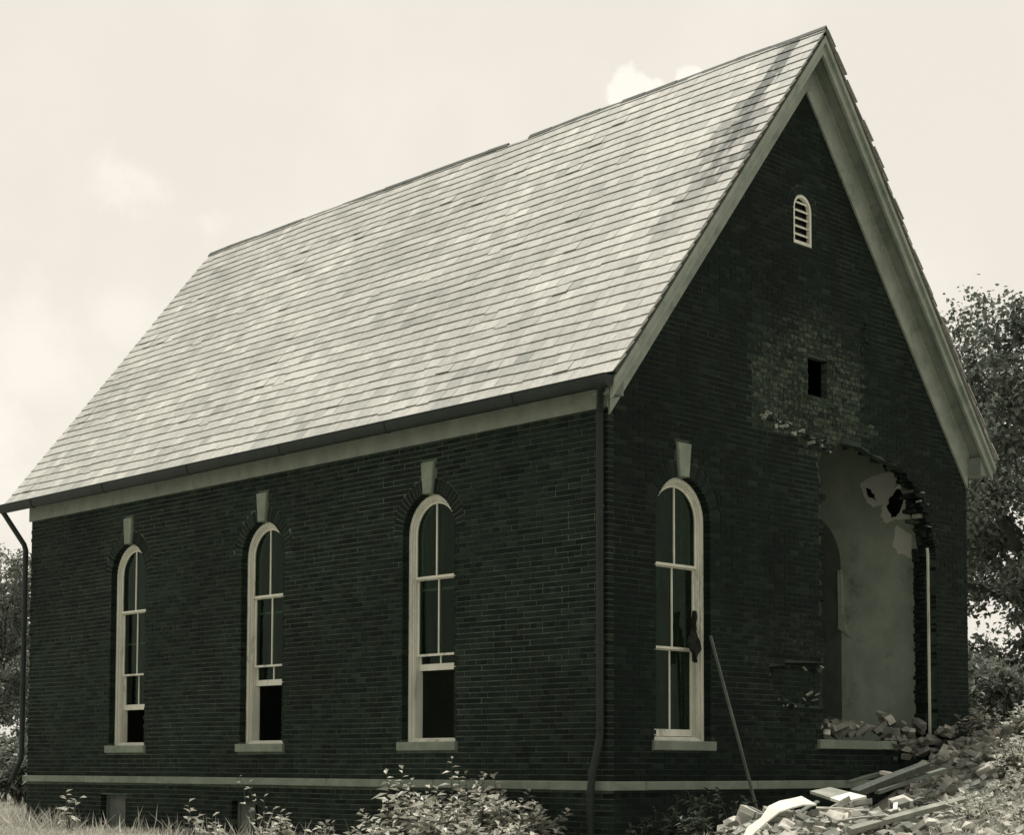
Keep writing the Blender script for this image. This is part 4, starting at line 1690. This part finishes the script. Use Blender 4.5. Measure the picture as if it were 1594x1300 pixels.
# low leafy ground cover on the right bank
pts = np.vstack([scatter_px(3500, 1500, 1650, 17, 24, 11), scatter_px(12000, 1500, 1680, 23, 31, 12)])
pts = pts[((pts[:, 0] > 2.3) & (pts[:, 1] > 2.6)) | (pts[:, 1] > W + 0.4)]
nr = np.random.default_rng(13)
n = len(pts)
hh = nr.random(n) ** 1.5 * 0.45
P = np.column_stack([pts, ground_z(pts[:, 0], pts[:, 1]) + hh * (0.5 + 0.5 * np.sin(pts[:, 0] * 3.1) * np.sin(pts[:, 1] * 2.7))])
ln = nr.uniform(0.05, 0.13, n)
o = leaf_obj('ground_cover', P, unit(nr.normal(size=(n, 3)) + np.array([0, 0, .2])), unit(nr.normal(size=(n, 3)) * .5 + np.array([0, 0, 1.])), ln, ln * 0.6, 'bank_leaf', None, nr.normal(0.5, 0.28, n))
tag(o, 'low leafy tangle covering the right bank', 'ground cover')

# ------------------------------------------------------------------ rubble
rng = random.Random(1234)


def heap_spots(n, px0, px1, d0, d1):
    out = []
    while len(out) < n:
        px, D = rng.uniform(px0, px1), rng.uniform(d0, d1)
        p = at_px(px, D)
        if p.x < 0.12 and p.y < W + 0.1:
            continue
        out.append(p)
    return out


small, smallw = MB(), MB()
spots = heap_spots(1500, 1120, 1440, 16.2, 19.6) + heap_spots(1700, 1395, 1590, 19.0, 25.4) + heap_spots(1500, 1440, 1600, 16.5, 22) + heap_spots(500, 1120, 1300, 16.0, 18.0)
for p in spots:
    s = 0.03 + 0.09 * rng.random() ** 1.6
    v, f = chunk_vf((p.x, p.y, p.z + s * 0.3), s, rng, (1.5, 1.0, 0.7))
    (small if rng.random() < 0.62 else smallw).add(v, f)
o = small.build('brick_rubble', 'rubble_brick')
tag(o, 'loose broken brick bits strewn below the breach', 'rubble')
o['kind'] = 'stuff'
o = smallw.build('mortar_rubble', 'rubble_mortar')
tag(o, 'pale crumbled mortar and plaster strewn below the breach', 'rubble')
o['kind'] = 'stuff'


GX = {}


def describe(p, lab, grp, mat, s, kind):
    """say where on its heap the piece lies, and how it looks"""
    z, px, py = proj_px((p.x, p.y, p.z))
    lo, hi, d0, d1 = {'bricks fallen on the near rubble heap': (1135, 1430, 16.4, 19.3), 'plaster lumps on the near rubble heap': (1135, 1430, 16.4, 19.3),
                      'bricks fallen down the slope by the breach': (1400, 1545, 20.5, 25.3), 'stone lumps on the slope by the breach': (1400, 1545, 20.5, 25.3),
                      'lumps scattered over the right bank': (1440, 1600, 16.5, 21), 'bricks heaped in the bottom of the breach': (1290, 1490, 23.0, 26.0)}[grp]
    a = ['far left', 'left', 'middle', 'right', 'far right'][min(4, max(0, int((px - lo) / (hi - lo) * 5)))]
    b = ['front', 'middle', 'back'][min(2, max(0, int((z - d0) / (d1 - d0) * 3)))]
    look = 'pale ' if mat == 'rubble_mortar' else 'dark '
    if kind != 'brick':
        look = ('big ' if s > 0.17 else 'small ') + look
    return look + lab.replace('pale ', '').replace('grey ', '').replace('loose ', '') + ', %s %s' % (b, a)


def piece(p, kind, s, grp, lab, name, cat, mat, embed=0.25):
    if kind == 'brick':
        v, f = box_vf((-0.105, -0.05, -0.032), (0.105, 0.05, 0.032))
        if rng.random() < 0.45:
            k = rng.uniform(0.4, 0.8)
            v = [(x * k if x > 0 else x * 0.8, y, z) for x, y, z in v]
        v = [(x + rng.uniform(-.012, .012), y + rng.uniform(-.008, .008), z + rng.uniform(-.006, .006)) for x, y, z in v]
        hz = 0.045
    else:
        v, f = LUMPS[rng.randrange(16)]
        sq_ = (rng.uniform(1.0, 1.6), rng.uniform(0.8, 1.2), rng.uniform(0.5, 0.9))
        v = [Vector((x * sq_[0] * (1 + rng.uniform(-.1, .1)), y * sq_[1] * (1 + rng.uniform(-.1, .1)), z * sq_[2] * (1 + rng.uniform(-.1, .1)))) * s for x, y, z in v]
        hz = s * 0.3
    lab = describe(p, lab, grp, mat, s, kind)
    o = obj(name, v, f, mat)
    o.location = (p.x, p.y, p.z + hz * (1 - embed) + rng.uniform(0, 0.05))
    o.rotation_euler = (rng.uniform(-.7, .7), rng.uniform(-.7, .7), rng.uniform(0, 6.3))
    return tag(o, lab, cat, grp)


for p in heap_spots(110, 1135, 1430, 16.4, 19.3):
    if rng.random() < 0.5:
        piece(p, 'brick', 0.1, 'bricks fallen on the near rubble heap', 'fallen brick on the sunlit heap before the front wall', 'fallen_brick', 'brick', 'rubble_brick' if rng.random() < 0.5 else 'rubble_mortar')
    else:
        piece(p, 'chunk', 0.07 + 0.13 * rng.random() ** 1.5, 'plaster lumps on the near rubble heap', 'lump of mortar on the sunlit heap before the front wall', 'mortar_lump', 'rubble', 'rubble_mortar')
for p in heap_spots(105, 1400, 1545, 20.5, 25.3):
    if rng.random() < 0.6:
        piece(p, 'brick', 0.1, 'bricks fallen down the slope by the breach', 'fallen brick on the rubble slope below the right corner', 'fallen_brick', 'brick', 'rubble_brick')
    else:
        piece(p, 'chunk', rng.uniform(0.10, 0.26), 'stone lumps on the slope by the breach', 'lump on the rubble slope below the right corner', 'mortar_lump', 'rubble', 'rubble_mortar' if rng.random() < 0.5 else 'rubble_brick')
for p in heap_spots(90, 1440, 1600, 16.5, 21.5):
    piece(p, 'chunk', rng.uniform(0.08, 0.2), 'lumps scattered over the right bank', 'pale lump half hidden in the weeds of the right bank', 'mortar_lump', 'rubble', 'rubble_mortar')
# bricks heaped on the stone sill inside the breach
for i in range(85):
    u = rng.uniform(4.1, 7.1)
    xx = rng.uniform(-0.55, 0.05) if u < 6.8 else rng.uniform(0.02, 0.2)
    zz = 0.56 + (0.12 if u < 5.3 else 0.28 * math.exp(-((u - 6.0) / 0.8) ** 2)) * rng.random()
    zz += 0.05 * rng.random()
    if u > 5.75 and xx > -0.02:
        zz = min(zz, 0.62)
    piece(Vector((xx, u, zz)), 'brick' if rng.random() < 0.7 else 'chunk', rng.uniform(0.07, 0.14), 'bricks heaped in the bottom of the breach',
          'loose broken brick heaped in the bottom of the breach', 'fallen_brick', 'brick', 'rubble_brick' if rng.random() < 0.75 else 'rubble_mortar', 0.2)
mb = MB()                                # broken base course where the wall is torn down to the sill
for i in range(150):
    u = rng.uniform(5.7, 7.2)
    v, f = chunk_vf((rng.uniform(-0.3, 0.10), u, rng.uniform(0.30, 0.62) - 0.06 * abs(u - 6.2)), rng.uniform(0.06, 0.13), rng, (1.4, 1.2, 0.6))
    mb.add(v, f, (rng.uniform(.4, 1), rng.uniform(.2, 1), 0))
o = mb.build('breach_debris', 'rubble_brick')
tag(o, 'crushed brick packed along the foot of the breach', 'rubble')
o['kind'] = 'stuff'


# ------------------------------------------------------------------ boards, poles, sheet
def plank(name, a, b, w, th, mat, label, cat, roll=0.0, group=None):
    a, b = Vector(a), Vector(b)
    d = (b - a).normalized()
    s = d.cross(Vector((0, 0, 1)))
    if s.length < 0.05:
        s = Vector((1, 0, 0))
    s.normalize()
    s = Matrix.Rotation(roll, 3, d) @ s
    n = s.cross(d)
    v = []
    for p in (a, a * 0.5 + b * 0.5 + n * 0.006, b):
        for i, j in ((-1, -1), (1, -1), (1, 1), (-1, 1)):
            v.append(p + s * (i * w / 2) + n * (j * th / 2))
    f = [(3, 2, 1, 0), (8, 9, 10, 11)]
    for k in (0, 4):
        for i in range(4):
            f.append((k + i, k + (i + 1) % 4, k + 4 + (i + 1) % 4, k + 4 + i))
    o = obj(name, v, f, mat)
    return tag(o, label, cat, group)


def ray_px(px, py, D):
    d = fw + rt2 * ((px - 797) / 2717.9) + up2 * ((1027.63 - py) / 2717.9)
    return CAM + d * D


plank('leaning_pole', (0.443, 2.431, -0.95), (0.03, 1.811, 1.784), 0.03, 0.025, 'worn_wood', 'long weathered pole leaning on the front wall', 'pole', 0.7)
plank('timber', ray_px(1330, 1236, 19.9), ray_px(1442, 1192, 21.0), 0.11, 0.08, 'dark_wood', 'heavy dark timber slanting up from the rubble to the breach', 'timber', 0.2)  # dark brown timber, with the shade on it also put into the colour
plank('timber', ray_px(1365, 1234, 20.1), ray_px(1470, 1199, 21.3), 0.065, 0.045, 'worn_wood', 'thinner timber lying just below the heavy slanting one', 'timber', 0.1)
plank('timber', ray_px(1322, 1219, 20.4), ray_px(1372, 1205, 20.9), 0.06, 0.04, 'worn_wood', 'short timber stub behind the two-tone board', 'timber', 0.1)
plank('timber', ray_px(1372, 1203, 20.8), ray_px(1395, 1209, 20.6), 0.06, 0.04, 'pale_wood', 'short pale stick lying across the heavy timber', 'timber', 0.1)
plank('long_pole', ray_px(1322, 1294, 17.3), ray_px(1500, 1246, 18.6), 0.065, 0.06, 'gray_wood', 'long grey pole lying across the rubble at bottom right', 'pole', 0.4)
# two-tone flat board
a, b, c, d = (ray_px(1261, 1232, 19.0), ray_px(1312, 1249, 18.6), ray_px(1349, 1240, 19.2), ray_px(1292, 1226, 19.7))
mid0, mid1 = a.lerp(b, 0.62), d.lerp(c, 0.55)
t = thing('board', 'flat board with a pale end resting on the rubble', 'board', (0, 0, 0))
for q, mt_ in (((a, mid0, mid1, d), 'gray_wood'), ((mid0, b, c, mid1), 'pale_wood')):
    n = Vector((0, 0, -0.03))
    v = list(q) + [p + n for p in q]
    obj('panel', v, [(0, 1, 2, 3), (7, 6, 5, 4)] + [(i, 4 + i, 4 + (i + 1) % 4, (i + 1) % 4) for i in range(4)], mt_, t)
# curved pale sheet, bent over the heap
v, f = [], []
path = [(1152, 1308, 16.6), (1165, 1290, 16.75), (1182, 1272, 16.9), (1198, 1256, 17.05), (1215, 1248, 17.2), (1232, 1243, 17.35), (1246, 1239, 17.5)]
for i, (px, py, D) in enumerate(path):
    p = ray_px(px, py, D)
    wd = [0.06, 0.08, 0.10, 0.12, 0.15, 0.17, 0.17][i]
    e = (RTH * 0.55 + FWH * -0.25 + Vector((0, 0, -0.32))).normalized()
    for q in (p + e * random.Random(i).uniform(-.02, .02), p + e * 0.04, p + e * wd * random.Random(i + 9).uniform(.75, 1.1)):
        v.append(q)
nn = len(path)
base_n = len(v)
v += [q + Vector((0, 0, -0.015)) for q in v]
for i in range(nn - 1):
    for j in range(2):
        a_ = i * 3 + j
        f.append((a_, a_ + 3, a_ + 4, a_ + 1))
        f.append((base_n + a_, base_n + a_ + 1, base_n + a_ + 4, base_n + a_ + 3))
edge = [i * 3 for i in range(nn)] + [(nn - 1) * 3 + 1, (nn - 1) * 3 + 2] + [i * 3 + 2 for i in range(nn - 2, -1, -1)] + [1]
for i in range(len(edge)):
    a_, b_ = edge[i], edge[(i + 1) % len(edge)]
    f.append((a_, b_, base_n + b_, base_n + a_))
o = obj('bent_sheet', v, f, 'pale_wood')
tag(o, 'curved pale sheet of trim bent over the rubble heap', 'sheet')
# dark rag caught on the front window casing
rng = random.Random(2)
v, f = [], []
rows, cols = 9, 5
for i in range(rows):
    tt = i / (rows - 1)
    wd = [0.02, 0.03, 0.035, 0.09, 0.15, 0.17, 0.16, 0.12, 0.05][i]
    for j in range(cols):
        u = 1.60 + (j / (cols - 1) - 0.45) * wd + rng.uniform(-.028, .028)
        v.append((-0.085 + 0.03 * math.sin(j * 2.1 + i) + 0.03, u, 2.08 - 0.62 * tt + rng.uniform(-.015, .015)))
nb = len(v)
v += [(x - 0.02, y, z) for x, y, z in v]
for i in range(rows - 1):
    for j in range(cols - 1):
        a_ = i * cols + j
        f.append((a_, a_ + 1, a_ + cols + 1, a_ + cols))
        f.append((nb + a_, nb + a_ + cols, nb + a_ + cols + 1, nb + a_ + 1))
edge = list(range(cols)) + [i * cols + cols - 1 for i in range(1, rows)] + [(rows - 1) * cols + j for j in range(cols - 2, -1, -1)] + [i * cols for i in range(rows - 2, 0, -1)]
for i in range(len(edge)):
    a_, b_ = edge[i], edge[(i + 1) % len(edge)]
    f.append((a_, nb + a_, nb + b_, b_))
o = obj('rag', v, f, 'rag')
tag(o, 'dark ragged cloth hanging on the front window casing', 'rag')

# splintered sticks and larger broken masses in the heaps
rng = random.Random(808)
sides = ['left end', 'left part', 'middle', 'right part', 'right end']
for i in range(15):
    px = 1150 + i * 27
    D = rng.uniform(16.8, 19.0) if px < 1430 else rng.uniform(19, 21.5)
    p = at_px(px, D)
    a_ = rng.uniform(0, 3.14)
    ln_ = rng.uniform(0.25, 0.7)
    d_ = Vector((math.cos(a_), math.sin(a_), rng.uniform(-0.1, 0.25))) * ln_ / 2
    c_ = Vector((p.x, p.y, p.z + 0.10 + abs(d_.z)))
    plank('splintered_stick', c_ - d_, c_ + d_, rng.uniform(0.02, 0.045), 0.018, rng.choice(('gray_wood', 'worn_wood', 'pale_wood')),
          '%s splintered stick in the rubble, %s of the sticks from the left' % (('short' if ln_ < 0.45 else 'long'), ['first', 'second', 'third', 'fourth', 'fifth', 'sixth', 'seventh', 'eighth', 'ninth', 'tenth', 'eleventh', 'twelfth', 'thirteenth', 'fourteenth', 'last'][i]), 'stick', rng.uniform(-.5, .5), 'splintered sticks in the rubble')
for i in range(12):
    px = 1165 + i * 34
    D = rng.uniform(16.8, 18.8) if px < 1420 else rng.uniform(20, 23)
    p = at_px(px, D)
    t = thing('brick_mass', 'clump of bricks still mortared together, %s of the clumps from the left' % ['first', 'second', 'third', 'fourth', 'fifth', 'sixth', 'seventh', 'eighth', 'ninth', 'tenth', 'eleventh', 'last'][i], 'brick clump', (p.x, p.y, p.z + 0.05), 'mortared brick clumps in the rubble')
    t.rotation_euler = (rng.uniform(-.5, .5), rng.uniform(-.5, .5), rng.uniform(0, 6.3))
    nb_ = rng.randint(3, 5)
    for k in range(nb_):
        v, f = box_vf((-0.1, -0.048, -0.03), (0.1, 0.048, 0.03))
        ox, oz = (k % 2) * 0.1 - 0.05 + rng.uniform(-.03, .03), (k // 2) * 0.068
        oy = rng.choice((0, 0.105)) if k else 0
        obj('brick', [(x + ox + rng.uniform(-.008, .008), y + oy + rng.uniform(-.005, .005), z + oz + rng.uniform(-.003, .003)) for x, y, z in v], f, 'rubble_brick', t)
    v, f = box_vf((-0.11, -0.045, -0.028), (0.11, 0.14, 0.068 * ((nb_ - 1) // 2) + 0.02))
    obj('mortar', [(x * 0.9 + rng.uniform(-.015, .015), y * 0.85, z) for x, y, z in v], f, 'rubble_mortar', t)
